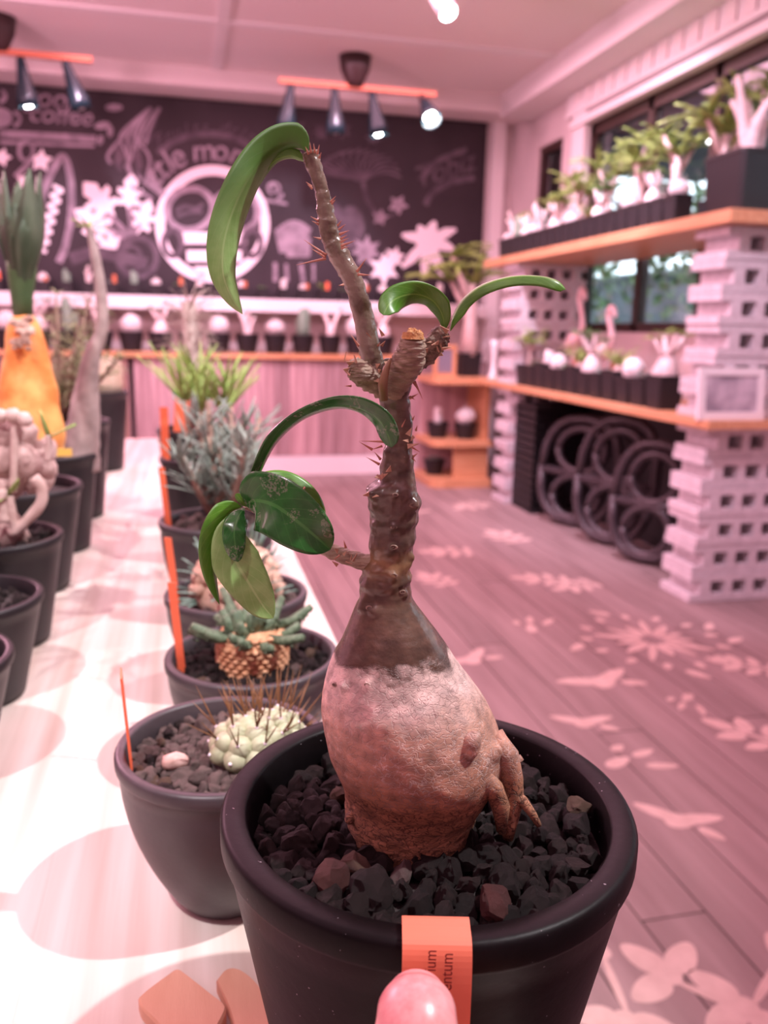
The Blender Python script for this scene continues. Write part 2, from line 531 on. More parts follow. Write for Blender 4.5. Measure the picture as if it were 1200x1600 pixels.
# ---- outside the window: a dark building across the lane and street trees
M['outside_wall'] = mat('dark_outside_wall', (0.05, 0.06, 0.07), 0.8, (0.11, 0.12, 0.14), 3)
struct('exterior_ground', MB().box((2.45, -3, -0.3), (9, 14, -0.02)), mat('asphalt', (0.10, 0.10, 0.11), 0.9, (0.16, 0.16, 0.17), 8), 'grey lane outside the window')
ob = MB().box((6.2, -3, -0.1), (6.6, 14, 1.75))
ob.box((6.1, -3, 1.75), (6.6, 14, 1.82))
tag(ob.build('garden_wall', M['outside_wall'], None), 'dark garden wall across the lane outside the window', 'wall')
M['outside_leaf'] = vary(mat('street_tree_leaf', (0.035, 0.075, 0.02), 0.6, (0.08, 0.14, 0.04), 12), 0.2)
rt = random.Random(3)
for i, (tx, ty, th) in enumerate([(4.4, 6.35, 2.7), (4.4, 9.6, 2.9), (4.3, 4.5, 2.8), (5.35, 7.9, 3.2), (4.4, 2.6, 2.8), (5.2, 11.0, 3.3)]):
    t = thing('street_tree', (tx, ty, -0.02), 'leafy street tree outside the window, %s from the chalkboard end' % ORD[[1, 3, 2, 4, 5, 0][i]], 'tree', 'street trees outside')
    tb = MB().tube([(tx, ty, -0.02), (tx + 0.05, ty, 0.8), (tx - 0.04, ty + 0.05, th - 0.7)], [0.07, 0.05, 0.03], 8)
    for a in range(4):
        tb.tube([(tx, ty, 1.0 + 0.2 * a), (tx + 0.5 * math.cos(a * 1.7), ty + 0.5 * math.sin(a * 1.7), 1.6 + 0.22 * a)], [0.03, 0.012], 6)
    tb.build('trunk', M['brown_bark'], t, True)
    lv = MB()
    for q in range(430):
        a = rt.uniform(0, 6.28)
        rr = 0.80 * math.sqrt(rt.random())
        c = Vector((tx + rr * math.cos(a), ty + rr * math.sin(a), th * 0.62 + rt.gauss(0, 0.42)))
        d = Vector((rt.uniform(-1, 1), rt.uniform(-1, 1), rt.uniform(-1, 0.4))).normalized()
        s = d.cross(Vector((rt.uniform(-1, 1), rt.uniform(-1, 1), rt.uniform(-1, 1)))).normalized() * 0.045
        L = rt.uniform(0.08, 0.16)
        lv.add([c, c + d * L * 0.5 + s, c + d * L, c + d * L * 0.5 - s], [(0, 1, 2, 3)])
    lv.build('foliage', M['outside_leaf'], t)

tag(MB().box((XR + 0.12, 0.4, 2.06), (XR + 1.3, 5.6, 2.12)).build('darkening_eaves', M['outside_wall'], None), 'dark eaves added outside to darken the top of the long window', 'darkening_eaves')  # slab added to darken the upper part of the window view

tag(MB().box((XR + 0.11, 5.0, 0.95), (XR + 0.118, 5.5, 2.2)).build('window_dark_panel', M['dark_frame'], None), 'dark panel added outside to blacken the narrow window by the corner', 'window_dark_panel')  # panel added behind the narrow pane so that it looks dark
# ================================================================== chalkboard with its drawings
M['board'] = mat('chalkboard_paint', (0.013, 0.008, 0.011), 0.7, (0.034, 0.024, 0.030), 2.5, 5, lo=0.3, hi=0.75)
M['chalk'] = mat('solid_white_chalk', (0.86, 0.80, 0.84), 0.9)
M['chalk_mid'] = mat('mid_grey_chalk', (0.20, 0.165, 0.195), 0.9, (0.36, 0.30, 0.35), 14)  # mid-grey chalk colour for the fainter drawings
M['chalk_dim'] = mat('dark_grey_chalk', (0.060, 0.046, 0.058), 0.9, (0.125, 0.10, 0.12), 10)  # darkest chalk colour for the faintest drawings
YF = YB - 0.03
board = thing('chalkboard', (0.0, YB - 0.015, 1.17), 'large black chalkboard covered in white chalk drawings of leaves, a round monkey face and lettering', 'chalkboard')
MB().box((-2.6, YF, 1.12), (2.09, YB, 2.405)).build('board_panel', M['board'], board)
YS = [YF - 0.0010]


def chalk(name, m, strokes=(), blobs=(), split=False):
    if blobs and (len(blobs) + (1 if strokes else 0)) > 1:
        o = chalk(name, m, strokes) if strokes else None
        for b_ in blobs:
            o = chalk(name, m, (), [b_])
        return o
    if split and len(strokes) > 1:
        for s_ in strokes:
            o = chalk(name, m, [s_])
        return o
    return chalk_one(name, m, strokes, blobs)


def chalk_one(name, m, strokes=(), blobs=()):
    """strokes: (pixel polyline, width px); blobs: pixel outlines. Flat chalk on the board."""
    mb = MB()
    for pts, wd in strokes:
        P = spline(pts, max(2, 8 * (len(pts) - 1))) if len(pts) > 2 else pts
        P = [on_y(a, b, YF) for a, b in P]
        hw = wd * 0.0048 / 2
        L, R = [], []
        for i, p in enumerate(P):
            t = (P[min(i + 1, len(P) - 1)] - P[max(i - 1, 0)]).normalized()
            s = Vector((-t.z, 0, t.x)) * hw
            L.append(p + s)
            R.append(p - s)
        y0 = YS[0]
        n = len(P)
        vs_ = [(q.x, y0, q.z) for q in L] + [(q.x, y0, q.z) for q in R]
        vs_ += [(q.x, YF, q.z) for q in L] + [(q.x, YF, q.z) for q in R]
        fs = []
        for i in range(n - 1):
            fs += [(i, i + 1, n + i + 1, n + i), (i, 2 * n + i, 2 * n + i + 1, i + 1), (n + i, n + i + 1, 3 * n + i + 1, 3 * n + i)]
        mb.add(vs_, fs)
        YS[0] -= 0.000004
    for pts in blobs:
        P = [on_y(a, b, YF) for a, b in pts]
        y0 = YS[0]
        mb.prism([(p.x, p.z) for p in P], lambda a, b, d, y0=y0: (a, YF if d == 0 else y0, b))
        YS[0] -= 0.000004
    return mb.build(name, m, board)


def ell(cx, cy, rx, ry, n=28, a0=0, a1=2 * math.pi, rot=0.0):
    out = []
    for i in range(n + 1):
        t = a0 + (a1 - a0) * i / n
        x, y = rx * math.cos(t), ry * math.sin(t)
        out.append((cx + x * math.cos(rot) - y * math.sin(rot), cy + x * math.sin(rot) + y * math.cos(rot)))
    return out


def words(txt, px, py, size_px, m, rot=0.0, shear=0.25):
    p = on_y(px, py, YF)
    cu = bpy.data.curves.new('lettering', 'FONT')
    cu.body = txt
    cu.size = size_px * 0.0048
    cu.extrude = 0.0004
    cu.shear = shear
    cu.align_x = 'CENTER'
    cu.offset = 0.0015
    cu.materials.append(m)
    tmp = bpy.data.objects.new('lettering', cu)
    COL.objects.link(tmp)
    bpy.context.view_layer.update()
    me = bpy.data.meshes.new_from_object(tmp.evaluated_get(bpy.context.evaluated_depsgraph_get()))
    bpy.data.objects.remove(tmp, do_unlink=True)
    bpy.data.curves.remove(cu)
    o = link('lettering', me, board)
    o.location = Vector((p.x, YF - 0.0022, p.z)) - board.location
    o.rotation_euler = (math.pi / 2, rot, 0)
    return o


words('good', 82, 168, 34, M['chalk_mid'])
words('coffee', 95, 193, 32, M['chalk_mid'])
chalk('shelf_drawing', M['chalk_mid'], [([(0, 209), (150, 217)], 9), ([(0, 222), (148, 228)], 4)], split=True)
# cup at the edge of view
chalk('coffee_cup_drawing', M['chalk_mid'], [(ell(22, 186, 9, 10, 16, -1.6, 1.6), 4), (ell(-2, 150, 10, 9, 16, -1.2, 1.5), 5)], [ell(-2, 184, 22, 16, 20)[:-1]])


def star(cx, cy, r, rot=0.0, n=5):
    return [(cx + (r if i % 2 == 0 else r * 0.52) * math.sin(rot + math.pi * i / n), cy - (r if i % 2 == 0 else r * 0.52) * math.cos(rot + math.pi * i / n)) for i in range(2 * n)]


chalk('star_drawing', M['chalk'], (), [star(64, 251, 19, 0.1), star(3, 246, 16, 0.3), star(37, 284, 15, 0.5)])
chalk('loop_drawing', M['chalk_mid'], [(ell(41, 236, 11, 15, 20), 5), ([(50, 248), (38, 262), (24, 276)], 6)])
chalk('surfboard_drawing', M['chalk_mid'], [([(60, 330), (66, 305), (80, 270), (97, 245), (107, 262), (112, 300), (110, 345), (102, 385), (92, 410)], 9)])
zz = [(92 - (y - 290) * 0.27 + (9 if i % 2 else -9), y) for i, y in enumerate(range(290, 400, 8))]
chalk('surfboard_lettering', M['chalk'], [([zz[i], zz[i + 1]], 5) for i in range(len(zz) - 1)])
# feather spray under the lamp
fs_ = []
for k_ in range(9):
    u = k_ / 8
    fs_.append(([(236 - 8 * u, 168 + 6 * u), (215 - 26 * u, 205 + 6 * u), (205 - 48 * u + 20 * (k_ % 3), 240 + 6 * (1 - u) + 10 * (k_ % 2)), (196 - 30 * u + 20 * (k_ % 3), 262 - 8 * u + 12 * (k_ % 3))], 6))
for k_ in range(5):
    fs_.append(([(250, 168), (240 - 4 * k_, 195), (234 - 7 * k_, 222 + 4 * k_)], 5))
chalk('feather_drawing', M['chalk_dim'], fs_)
chalk('feather_light_drawing', M['chalk_mid'], [(p, 3) for p, w_ in fs_[::2]])
chalk('petal_drawing', M['chalk_mid'], (), [ell(178, 168, 14, 6, 14)[:-1], ell(160, 196, 13, 6, 14, rot=-0.2)[:-1], ell(172, 205, 5, 10, 14)[:-1], ell(157, 219, 5, 8, 14, rot=0.2)[:-1]])


# oak leaves
def oak(cx, cy, s, rot):
    base = [(0, 36), (-6, 22), (-20, 24), (-22, 14), (-10, 8), (-24, 0), (-24, -10), (-10, -8), (-14, -22), (-6, -32), (0, -38), (6, -32), (14, -22), (10, -8), (24, -10), (24, 0), (10, 8), (22, 14), (20, 24), (6, 22)]
    q = [(x * math.cos(rot) - y * math.sin(rot), x * math.sin(rot) + y * math.cos(rot)) for x, y in base]
    return [(cx + x * s, cy + y * s) for x, y in q]


chalk('oak_leaf_drawing', M['chalk'], (), [oak(156, 312, 1.0, -0.75), oak(203, 302, 0.82, 0.1), oak(148, 348, 1.0, -1.0), oak(224, 340, 0.8, 0.35), oak(168, 385, 0.78, -2.2)])
chalk('stem_drawing', M['chalk_mid'], [([(204, 370), (185, 350), (170, 335)], 7), ([(204, 370), (204, 345), (202, 325)], 6), ([(204, 370), (182, 365), (165, 352)], 7), ([(206, 368), (214, 358), (220, 350)], 5)], [ell(200, 372, 12, 7, 14)[:-1]])
chalk('vase_drawing', M['chalk_dim'], [(ell(215, 402, 30, 30, 24), 9), (ell(205, 405, 16, 20, 20), 6)])
chalk('hill_drawing', M['chalk_dim'], [([(110, 405), (145, 395), (180, 400), (230, 412)], 16)])
# round badge
chalk('badge_ring_drawing', M['chalk'], [(ell(332, 350, 82, 84, 48, -0.2, 2 * math.pi - 0.2), 13)])
chalk('badge_eyes_drawing', M['chalk_mid'], [(ell(297, 327, 36, 32, 30, rot=-0.3), 9), (ell(368, 330, 35, 32, 30, rot=0.3), 9)], split=True)
chalk('badge_pupils_drawing', M['chalk_dim'], [([(274, 330), (290, 322), (305, 326), (318, 318)], 5), ([(276, 338), (295, 332), (316, 330)], 5)], [ell(372, 333, 12, 14, 16)[:-1]])
chalk('badge_mouth_drawing', M['chalk'], [([(286, 372), (385, 372)], 15), ([(292, 400), (378, 400)], 15), ([(304, 424), (366, 424)], 13)], split=True)
chalk('badge_cheek_drawing', M['chalk_dim'], [(ell(270, 380, 14, 20, 18), 8), (ell(394, 380, 14, 20, 18), 8)], split=True)
chalk('badge_arc_drawing', M['chalk_dim'], [([(247, 240), (270, 222), (305, 210), (345, 210), (380, 222), (408, 245)], 9)])
for i, ch in enumerate('little'):
    a = -1.16 + i * 0.135
    words(ch, 332 + 103 * math.sin(a), 352 - 103 * math.cos(a), 44, M['chalk_mid'], a, 0.1)
for i, ch in enumerate('monk'):
    a = -0.13 + i * 0.24
    words(ch, 332 + 100 * math.sin(a), 350 - 100 * math.cos(a), 40, M['chalk_mid'], a, 0.1)
words('ey', 422, 306, 40, M['chalk_mid'], 1.15, 0.1)
for i, ch in enumerate('Fruits drinks'):
    a = -0.55 + i * 0.098
    words(ch, 328 + 145 * math.sin(a), 352 - 145 * math.cos(a), 23, M['chalk_dim'], a, 0.3)
chalk('badge_tick_drawing', M['chalk_mid'], [([(236, 272), (243, 290), (256, 305)], 10)])
# sketched palm, flowers and lines behind the plant
sp = [([(565, 280), (548 + 60 * math.cos(a) * 0.9, 272 + 55 * math.sin(a) * 0.5), (565 + 62 * math.cos(a), 280 + 48 * math.sin(a))], 3) for a in [math.pi + 0.22 * q for q in range(15)]]
chalk('palm_sketch_drawing', M['chalk_dim'], sp + [([(567, 285), (573, 310), (590, 338)], 7), ([(590, 338), (615, 335), (628, 318)], 3)], [ell(563, 276, 14, 8, 14)[:-1]])
chalk('blossom_drawing', M['chalk_mid'], (), [star(594, 340, 14, 0.2), star(622, 320, 17, 0.5)])
chalk('lamp_shine_drawing', M['chalk_dim'], (), [star(455, 205, 26, 0.2, 8), star(503, 205, 15, 0.1, 7), star(533, 203, 17, 0.3, 7), star(584, 214, 14, 0.2, 7)])
chalk('crown_drawing', M['chalk_mid'], [([(440 + 3 * q, 395 - 4 * (q % 2)), (432 + 5.2 * q, 358 - 14 * math.sin(q * 0.3))], 6) for q in range(11)], [[(444, 372), (486, 372), (484, 402), (448, 402)]])
chalk('cone_lines_drawing', M['chalk_mid'], [([(430, 410), (430, 440)], 6), ([(447, 412), (449, 440)], 5), ([(470, 412), (474, 440)], 6), ([(490, 412), (490, 440)], 4)])
chalk('bush_sketch_drawing', M['chalk_dim'], (), [ell(548, 355, 22, 34, 18)[:-1], ell(520, 330, 14, 14, 14)[:-1]])
chalk('bush_drawing', M['chalk_mid'], (), [star(572, 392, 26, 0.1, 7)])
chalk('spray_drawing', M['chalk'], (), [star(600, 420, 26, 0.0, 6), star(616, 402, 18, 0.3, 6)])
# solid white palm
pb = []
for a, L in ((-2.75, 46), (-2.05, 36), (-1.35, 40), (-0.55, 50), (0.15, 42), (1.15, 52), (1.75, 48), (2.45, 54)):
    ux, uy = math.cos(a), math.sin(a)
    vx, vy = -uy, ux
    sag = 6
    pb.append([(670 + ux * L * t + vx * w_, 378 + uy * L * t + vy * w_ + sag * t * t) for t, w_ in ((0, -5), (0.35, -8), (0.7, -8), (1.0, -2), (0.98, 3), (0.6, 8), (0.3, 8), (0, 5))])
chalk('palm_drawing', M['chalk'], (), pb + [ell(670, 380, 20, 18, 16)[:-1]])
# lettering between two sweeps
chalk('sweep_drawing', M['chalk_dim'], [([(655, 282), (680, 255), (705, 242), (730, 234)], 8), ([(664, 320), (678, 300), (705, 285), (742, 278)], 9)])
words('Tobiz', 698, 280, 42, M['chalk_dim'], -0.35)

# ================================================================== counter in front of the chalkboard
YC = 5.576
M['counter_board'] = vary(mat('grey_brown_cladding', (0.33, 0.215, 0.22), 0.65, (0.49, 0.345, 0.355), 3, 5, stretch=(10, 10, 0.8), bump=0.1, bscale=12), 0.24)
counter = thing('counter', (0.55, YC + 0.15, 0), 'long counter clad in upright grey-brown boards below the chalkboard', 'counter')
MB().box((-0.33, YC + 0.02, 0.0), (2.05, YB - 0.01, 0.78)).build('body', M['board'], counter)
bmx = MB().box((-0.049, -0.009, 0), (0.049, 0.009, 0.645)).mesh('cladding_board', M['counter_board'])
for i in range(24):
    link('cladding_board', bmx, counter, (-0.28 + i * 0.1 - 0.55, YC + 0.01 - YC - 0.15 + (0.003 if i % 3 == 0 else 0), 0.132))
MB().box((-0.35, YC - 0.005, 0.0), (2.05, YC + 0.02, 0.128)).build('skirting', M['white_paint'], counter)
tag(MB().box((-1.3, YC - 0.03, 0.782), (1.95, YB - 0.01, 0.815)).build('worktop', M['shelf_wood'], None), 'orange-brown wooden counter top with black pots below the chalkboard', 'worktop')
lo = MB().box((-1.7, YB - 0.20, 1.135), (2.08, YB - 0.032, 1.168))
lo.box((-1.7, YB - 0.215, 1.085), (2.08, YB - 0.2, 1.168))
tag(lo.build('plant_ledge', M['white_paint'], None), 'long white ledge of small pots under the chalkboard drawings', 'shelf')
side = thing('storage_unit', (-0.9, YC + 0.15, 0), 'dark brown cupboard beside the counter, behind the row of table pots', 'cupboard')
MB().box((-1.3, YC + 0.01, 0), (-0.36, YB - 0.01, 0.78)).build('body', M['counter_board'], side)
for i in range(3):
    d_ = MB().box((-1.29 + i * 0.31, YC - 0.012, 0.05), (-0.99 + i * 0.31, YC + 0.01, 0.76)).build('door', M['brown_bark'], side)
    MB().tube([(-1.03 + i * 0.31, YC - 0.012, 0.55), (-1.03 + i * 0.31, YC - 0.03, 0.55), (-1.03 + i * 0.31, YC - 0.03, 0.45), (-1.03 + i * 0.31, YC - 0.012, 0.45)], 0.005, 6).build('handle', M['black'], d_)

# ================================================================== lamp bars under the ceiling
M['copper'] = mat('copper_bar', (0.50, 0.16, 0.09), 0.35, metal=0.4)
M['dark_metal'] = mat('dark_brown_metal', (0.035, 0.018, 0.018), 0.4)
M['lamp_shade'] = mat('dark_blue_enamel', (0.010, 0.024, 0.032), 0.15, spec=0.35)
M['bulb'] = mat('lit_bulb', (1, 1, 1), 0.3, emit=((1.0, 0.97, 1.0), 40))


def lamp_bar(cx, cy, x0, x1, lamps, label):
    zb = 2.355
    t = thing('ceiling_lamp', (cx, cy, ZC), label, 'lamp', 'ceiling lamp bars')
    MB().lathe([(0.045, zb), (0.055, zb + 0.03), (0.085, zb + 0.09), (0.095, ZC - 0.002), (0.0, ZC - 0.002)], (cx, cy, 0), 24, cap0=True).build('canopy', M['dark_metal'], t, True)
    MB().box((x0, cy - 0.014, zb - 0.014), (x1, cy + 0.014, zb + 0.014)).build('bar', M['copper'], t)
    for (lx, dx, dy, lit) in lamps:
        top = Vector((lx, cy, zb - 0.012))
        d = Vector((dx, dy, -1)).normalized()
        a = d.cross(Vector((0, 1, 0))).normalized()
        b = a.cross(d)

        def ring(s, r):
            return [top + d * s + (a * math.cos(q * math.pi / 12) + b * math.sin(q * math.pi / 12)) * r for q in range(24)]
        sh = MB().loft([ring(0, 0.012), ring(0.01, 0.020), ring(0.10, 0.034), ring(0.20, 0.055), ring(0.245, 0.058), ring(0.243, 0.054), ring(0.2, 0.050), ring(0.1, 0.030), ring(0.06, 0.01)], True, True)
        so = sh.build('lamp_shade', M['lamp_shade'], t, True)
        MB().loft([ring(0.16, 0.010), ring(0.19, 0.028), ring(0.215, 0.034), ring(0.235, 0.026), ring(0.243, 0.01)]).build('bulb', M['bulb'] if lit else M['white_paint'], so, True)
    return t


lamp_bar(1.0, 5.12, 0.56, 1.49, [(0.63, -0.12, 0.15, 0), (0.88, 0.06, 0.1, 0), (1.10, 0.2, 0.0, 1), (1.40, 0.12, -1.0, 1)], 'copper lamp bar with four dark cone shades, its outermost lamp shining at the viewer')
lamp_bar(-0.90, 5.05, -1.36, -0.44, [(-1.30, 0.0, 0.1, 0), (-1.05, -0.1, 0.1, 0), (-0.80, 0.10, 0.1, 1), (-0.58, 0.32, 0.1, 0)], 'copper lamp bar with dark cone shades above the coffee lettering')
sp0 = on_z(690, 22, 2.36)
t = thing('ceiling_spotlight', (sp0.x, sp0.y, ZC), 'white cylinder ceiling spotlight at the top of the picture', 'lamp')
MB().lathe([(0.03, ZC - 0.03), (0.035, ZC - 0.001)], (sp0.x, sp0.y, 0), 20).build('mount', M['white_paint'], t, True)
MB().tube([(sp0.x, sp0.y, ZC - 0.03), (sp0.x, sp0.y, 2.44)], 0.008, 8).build('arm', M['white_paint'], t, True)
dd = Vector((0.25, -0.55, -0.75)).normalized()
c0 = Vector((sp0.x, sp0.y, 2.41)) - dd * 0.05
so = MB().tube([c0, c0 + dd * 0.005, c0 + dd * 0.12, c0 + dd * 0.122], [0.03, 0.042, 0.042, 0.04], 20).build('lamp_body', M['white_paint'], t, True)
MB().tube([c0 + dd * 0.118, c0 + dd * 0.127], [0.036, 0.034], 20).build('bulb', M['bulb'], so)
# ================================================================== block pillars and plant shelves along the window
M['block'] = vary(mat('pale_concrete', (0.55, 0.51, 0.53), 0.9, (0.66, 0.62, 0.64), 40, bump=0.35, bscale=160), 0.06)
BL, BD, BH = 0.42, 0.20, 0.111


def grid_extrude(xs, zs, solid, y0, y1):
    """prism with holes: cells (i, k) of the x/z grid that are solid, extruded along y"""
    mb = MB()
    idx = {}

    def v(i, k, s):
        if (i, k, s) not in idx:
            idx[(i, k, s)] = len(mb.v)
            mb.v.append(Vector((xs[i], y1 if s else y0, zs[k])))
        return idx[(i, k, s)]

    def q(*f):
        mb.f.append(f)
        mb.m.append(0)
    nx, nz = len(xs) - 1, len(zs) - 1
    for i in range(nx):
        for k in range(nz):
            if not solid(i, k):
                continue
            q(v(i, k, 0), v(i + 1, k, 0), v(i + 1, k + 1, 0), v(i, k + 1, 0))
            q(v(i, k, 1), v(i, k + 1, 1), v(i + 1, k + 1, 1), v(i + 1, k, 1))
            if i == 0 or not solid(i - 1, k):
                q(v(i, k, 0), v(i, k + 1, 0), v(i, k + 1, 1), v(i, k, 1))
            if i == nx - 1 or not solid(i + 1, k):
                q(v(i + 1, k, 0), v(i + 1, k, 1), v(i + 1, k + 1, 1), v(i + 1, k + 1, 0))
            if k == 0 or not solid(i, k - 1):
                q(v(i, k, 0), v(i, k, 1), v(i + 1, k, 1), v(i + 1, k, 0))
            if k == nz - 1 or not solid(i, k + 1):
                q(v(i, k + 1, 0), v(i + 1, k + 1, 0), v(i + 1, k + 1, 1), v(i, k + 1, 1))
    return mb


xs = [0, 0.045, 0.088, 0.148, 0.181, 0.241, 0.274, 0.334, 0.375, 0.42]
zs = [0.001, 0.030, 0.038, 0.073, 0.081, BH - 0.001]
block_mesh = grid_extrude(xs, zs, lambda i, k: not ((k in (1, 2, 3) and i in (2, 4, 6) and (k == 2 or True)) or (k in (1, 2, 3) and i in (0, 8))), 0, BD).mesh('concrete_block', M['block'])
SX, SY0, SY1 = 1.78, 2.56, 4.95
ZL0, ZL1, ZU0, ZU1 = 0.668, 0.697, 1.366, 1.408
for (px_, py_, nm) in ((1.83, 2.635, 'pillar of pale concrete blocks behind the white picture frame'), (1.80, 4.47, 'shaded pillar of concrete blocks at the far end of the shelves')):
    for z0, seg in ((0.0, 'lower'), (ZL1, 'upper')):
        t = thing('block_pillar', (px_, py_, z0), '%s part of the %s' % (seg, nm), 'pillar', 'concrete block pillars')
        for k in range(6):
            link('concrete_block', block_mesh, t, (0.004 * ((k * 7) % 3 - 1), 0.003 * ((k * 5) % 3 - 1), k * BH + 0.001))
tag(MB().box((SX, SY0, ZL0), (XR - 0.01, SY1, ZL1)).build('plant_shelf', M['shelf_wood_y'], None), 'lower long wooden shelf on concrete blocks, holding the white picture frame', 'shelf')
tag(MB().box((SX, SY0, ZU0), (XR - 0.02, SY1, ZU1)).build('plant_shelf', M['shelf_wood_y'], None), 'upper long wooden shelf of pots in front of the window', 'shelf')

# ---- white picture frame on the lower shelf
t = thing('picture_frame', (1.90, 2.61, ZL1), 'white picture frame with a grey photograph leaning on the block pillar', 'picture')
t.rotation_euler = (math.radians(-6), 0, 0)
fm = MB()
W_, H_, B_ = 0.27, 0.185, 0.028
fm.box((-W_ / 2, -0.008, 0), (W_ / 2, 0.008, B_)).box((-W_ / 2, -0.008, H_ - B_), (W_ / 2, 0.008, H_)).box((-W_ / 2, -0.008, B_), (-W_ / 2 + B_, 0.008, H_ - B_)).box((W_ / 2 - B_, -0.008, B_), (W_ / 2, 0.008, H_ - B_))
fm.build('frame', M['white_paint'], t, world=False)
MB().box((-W_ / 2 + B_, -0.002, B_), (W_ / 2 - B_, 0.006, H_ - B_)).build('photograph', mat('grey_print', (0.22, 0.20, 0.24), 0.2, (0.62, 0.56, 0.62), 9, 3), t, world=False)

# ---- black moulded panels stored under the shelf
M['black_mould'] = mat('black_moulded_plastic', (0.045, 0.036, 0.040), 0.35)
tag(MB().box((2.15, 2.9, 0.0), (2.17, 4.44, 0.64)).build('darkness_sheet', M['black'], None), 'added black sheet giving the darkness behind the moulded panels under the shelf', 'sheet')  # sheet added to imitate the darkness under the shelf
cm = MB()
for i in range(12):
    cm.box((1.84 + i * 0.025, 4.18, 0.02), (1.846 + i * 0.025, 4.46, 0.60))
for i in range(14):
    cm.box((1.84, 4.18, 0.02 + i * 0.042), (2.12, 4.186, 0.03 + i * 0.042)).box((1.84, 4.18, 0.02 + i * 0.042), (1.846, 4.46, 0.03 + i * 0.042))
cm.box((1.84, 4.18, 0.0), (2.12, 4.46, 0.02))
tag(cm.build('plastic_crate', M['black'], None), 'tall black lattice crate under the shelf beside the corner unit', 'crate')


def loop(cy, cz, ry, rz, n=20, p=2.6):
    out = []
    for i in range(n + 1):
        a = 2 * math.pi * i / n
        c, s = math.cos(a), math.sin(a)
        out.append((cy + ry * math.copysign(abs(c) ** (2 / p), c), cz + rz * math.copysign(abs(s) ** (2 / p), s)))
    return out


for i, (yy, hh, ww_) in enumerate([(3.86, 0.56, 0.19), (3.48, 0.60, 0.17), (3.16, 0.53, 0.15)]):
    t = thing('moulded_panel', (1.93, yy, 0.0), 'black moulded plastic panel with oval holes leaning under the shelf, %s from the lattice crate' % ORD[i], 'panel', 'moulded panels under the shelf')
    lean = 0.10

    def P(y, z):
        return Vector((1.93 + 0.05 * z / 0.6 + 0.62 * (yy - y), y, z))
    MB().tube([P(a, b) for a, b in loop(yy, hh / 2 + 0.016, ww_, hh / 2 - 0.012)], 0.022, 8).build('rim', M['black_mould'], t, True)
    for (cz, rz_) in ((hh * 0.72, hh * 0.20), (hh * 0.28, hh * 0.20)):
        MB().tube([P(a, b) for a, b in loop(yy, cz, ww_ * 0.62, rz_, p=2)], 0.020, 8).build('oval_ring', M['black_mould'], t, True)
    MB().tube([P(yy - ww_, hh * 0.5), P(yy, hh * 0.5), P(yy + ww_, hh * 0.5)], 0.022, 8).build('crossbar', M['black_mould'], t, True)

# ---- stepped corner shelf of orange wood between counter and block shelves
cs = thing('corner_shelf', (1.70, 5.12, 0), 'small orange wooden corner shelf with rounded tiers beside the block shelves', 'shelf')
for nm, z0, z1 in (('tier', 0.0, 0.055), ('tier', 0.265, 0.30), ('tier', 0.66, 0.70)):
    poly = [(1.50, 5.42)] + [(1.50 + 0.0 + 0.09 * (1 - math.cos(a)), 5.06 - 0.09 * math.sin(a)) for a in (0, 0.5, 1.0, 1.57)] + [(1.90, 4.97), (1.90, 5.42)]
    MB().prism(poly, lambda a, b, d, z0=z0, z1=z1: (a, b, z1 if d else z0)).build(nm, M['shelf_wood'], cs)
MB().box((1.66, 5.02, 0.055), (1.89, 5.05, 0.265)).build('upright', M['shelf_wood'], cs)
MB().box((1.86, 5.02, 0.30), (1.89, 5.40, 0.66)).build('upright', M['shelf_wood'], cs)
MB().box((1.52, 5.38, 0.055), (1.89, 5.40, 0.66)).build('back_panel', M['counter_board'], cs)
# ================================================================== table of laminated pine
M['table'] = vary(mat('pale_pine', (0.54, 0.42, 0.36), 0.5, (0.76, 0.68, 0.63), 3.0, 5, stretch=(22, 0.8, 22), bump=0.04, bscale=10, lo=0.3, hi=0.7), 0.07)
TX0, TX1, TY0, TY1 = -0.62, 0.114, -0.5, 1.93
table = thing('display_table', (-0.25, 0.7, 0), 'long pale pine table with two rows of potted plants', 'table')
wd = (TX1 - TX0) / 12
pmesh = MB().box((0.00002, 0, 0), (wd - 0.00002, TY1 - TY0, 0.03)).mesh('tabletop_board', M['table'])
for i in range(12):
    link('tabletop_board', pmesh, table, (TX0 + i * wd + 0.25, TY0 - 0.7, TZ - 0.03))
legm = MB().box((-0.03, -0.03, 0), (0.03, 0.03, TZ - 0.11)).mesh('leg', M['table'])
for lx in (TX0 + 0.06, TX1 - 0.06):
    for ly in (TY0 + 0.1, TY1 - 0.1):
        link('leg', legm, table, (lx + 0.25, ly - 0.7, 0))
for a, b in (((TX0 + 0.05, TY0 + 0.08, TZ - 0.11), (TX0 + 0.075, TY1 - 0.08, TZ - 0.03)), ((TX1 - 0.075, TY0 + 0.08, TZ - 0.11), (TX1 - 0.05, TY1 - 0.08, TZ - 0.03))):
    MB().box(a, b).build('apron', M['table'], table)

# ---- two small wooden tokens on the table
M['token'] = mat('pale_beech', (0.62, 0.33, 0.22), 0.6, (0.70, 0.40, 0.28), 12, stretch=(6, 1, 6), bump=0.1, bscale=300)


def token(pts, label, z0, tilt):
    c = sum((Vector((p[0], p[1], 0)) for p in pts), Vector()) / len(pts)
    P = [(p[0], p[1]) for p in spline(pts + [pts[0]], 41)[:-1]]
    mb = MB()
    rings = []
    for s, dz in ((0.96, 0.0), (1.0, 0.001), (1.0, 0.0055), (0.96, 0.0068)):
        rings.append([Vector((c.x + (a - c.x) * s, c.y + (b - c.y) * s, z0 + dz + tilt * (b - c.y))) for a, b in P])
    mb.loft(rings)
    return tag(mb.build('wooden_token', M['token'], None, False), label, 'token')


def tz_(x, y):
    p = on_z(x, y, TZ + 0.006)
    return (p.x, p.y)


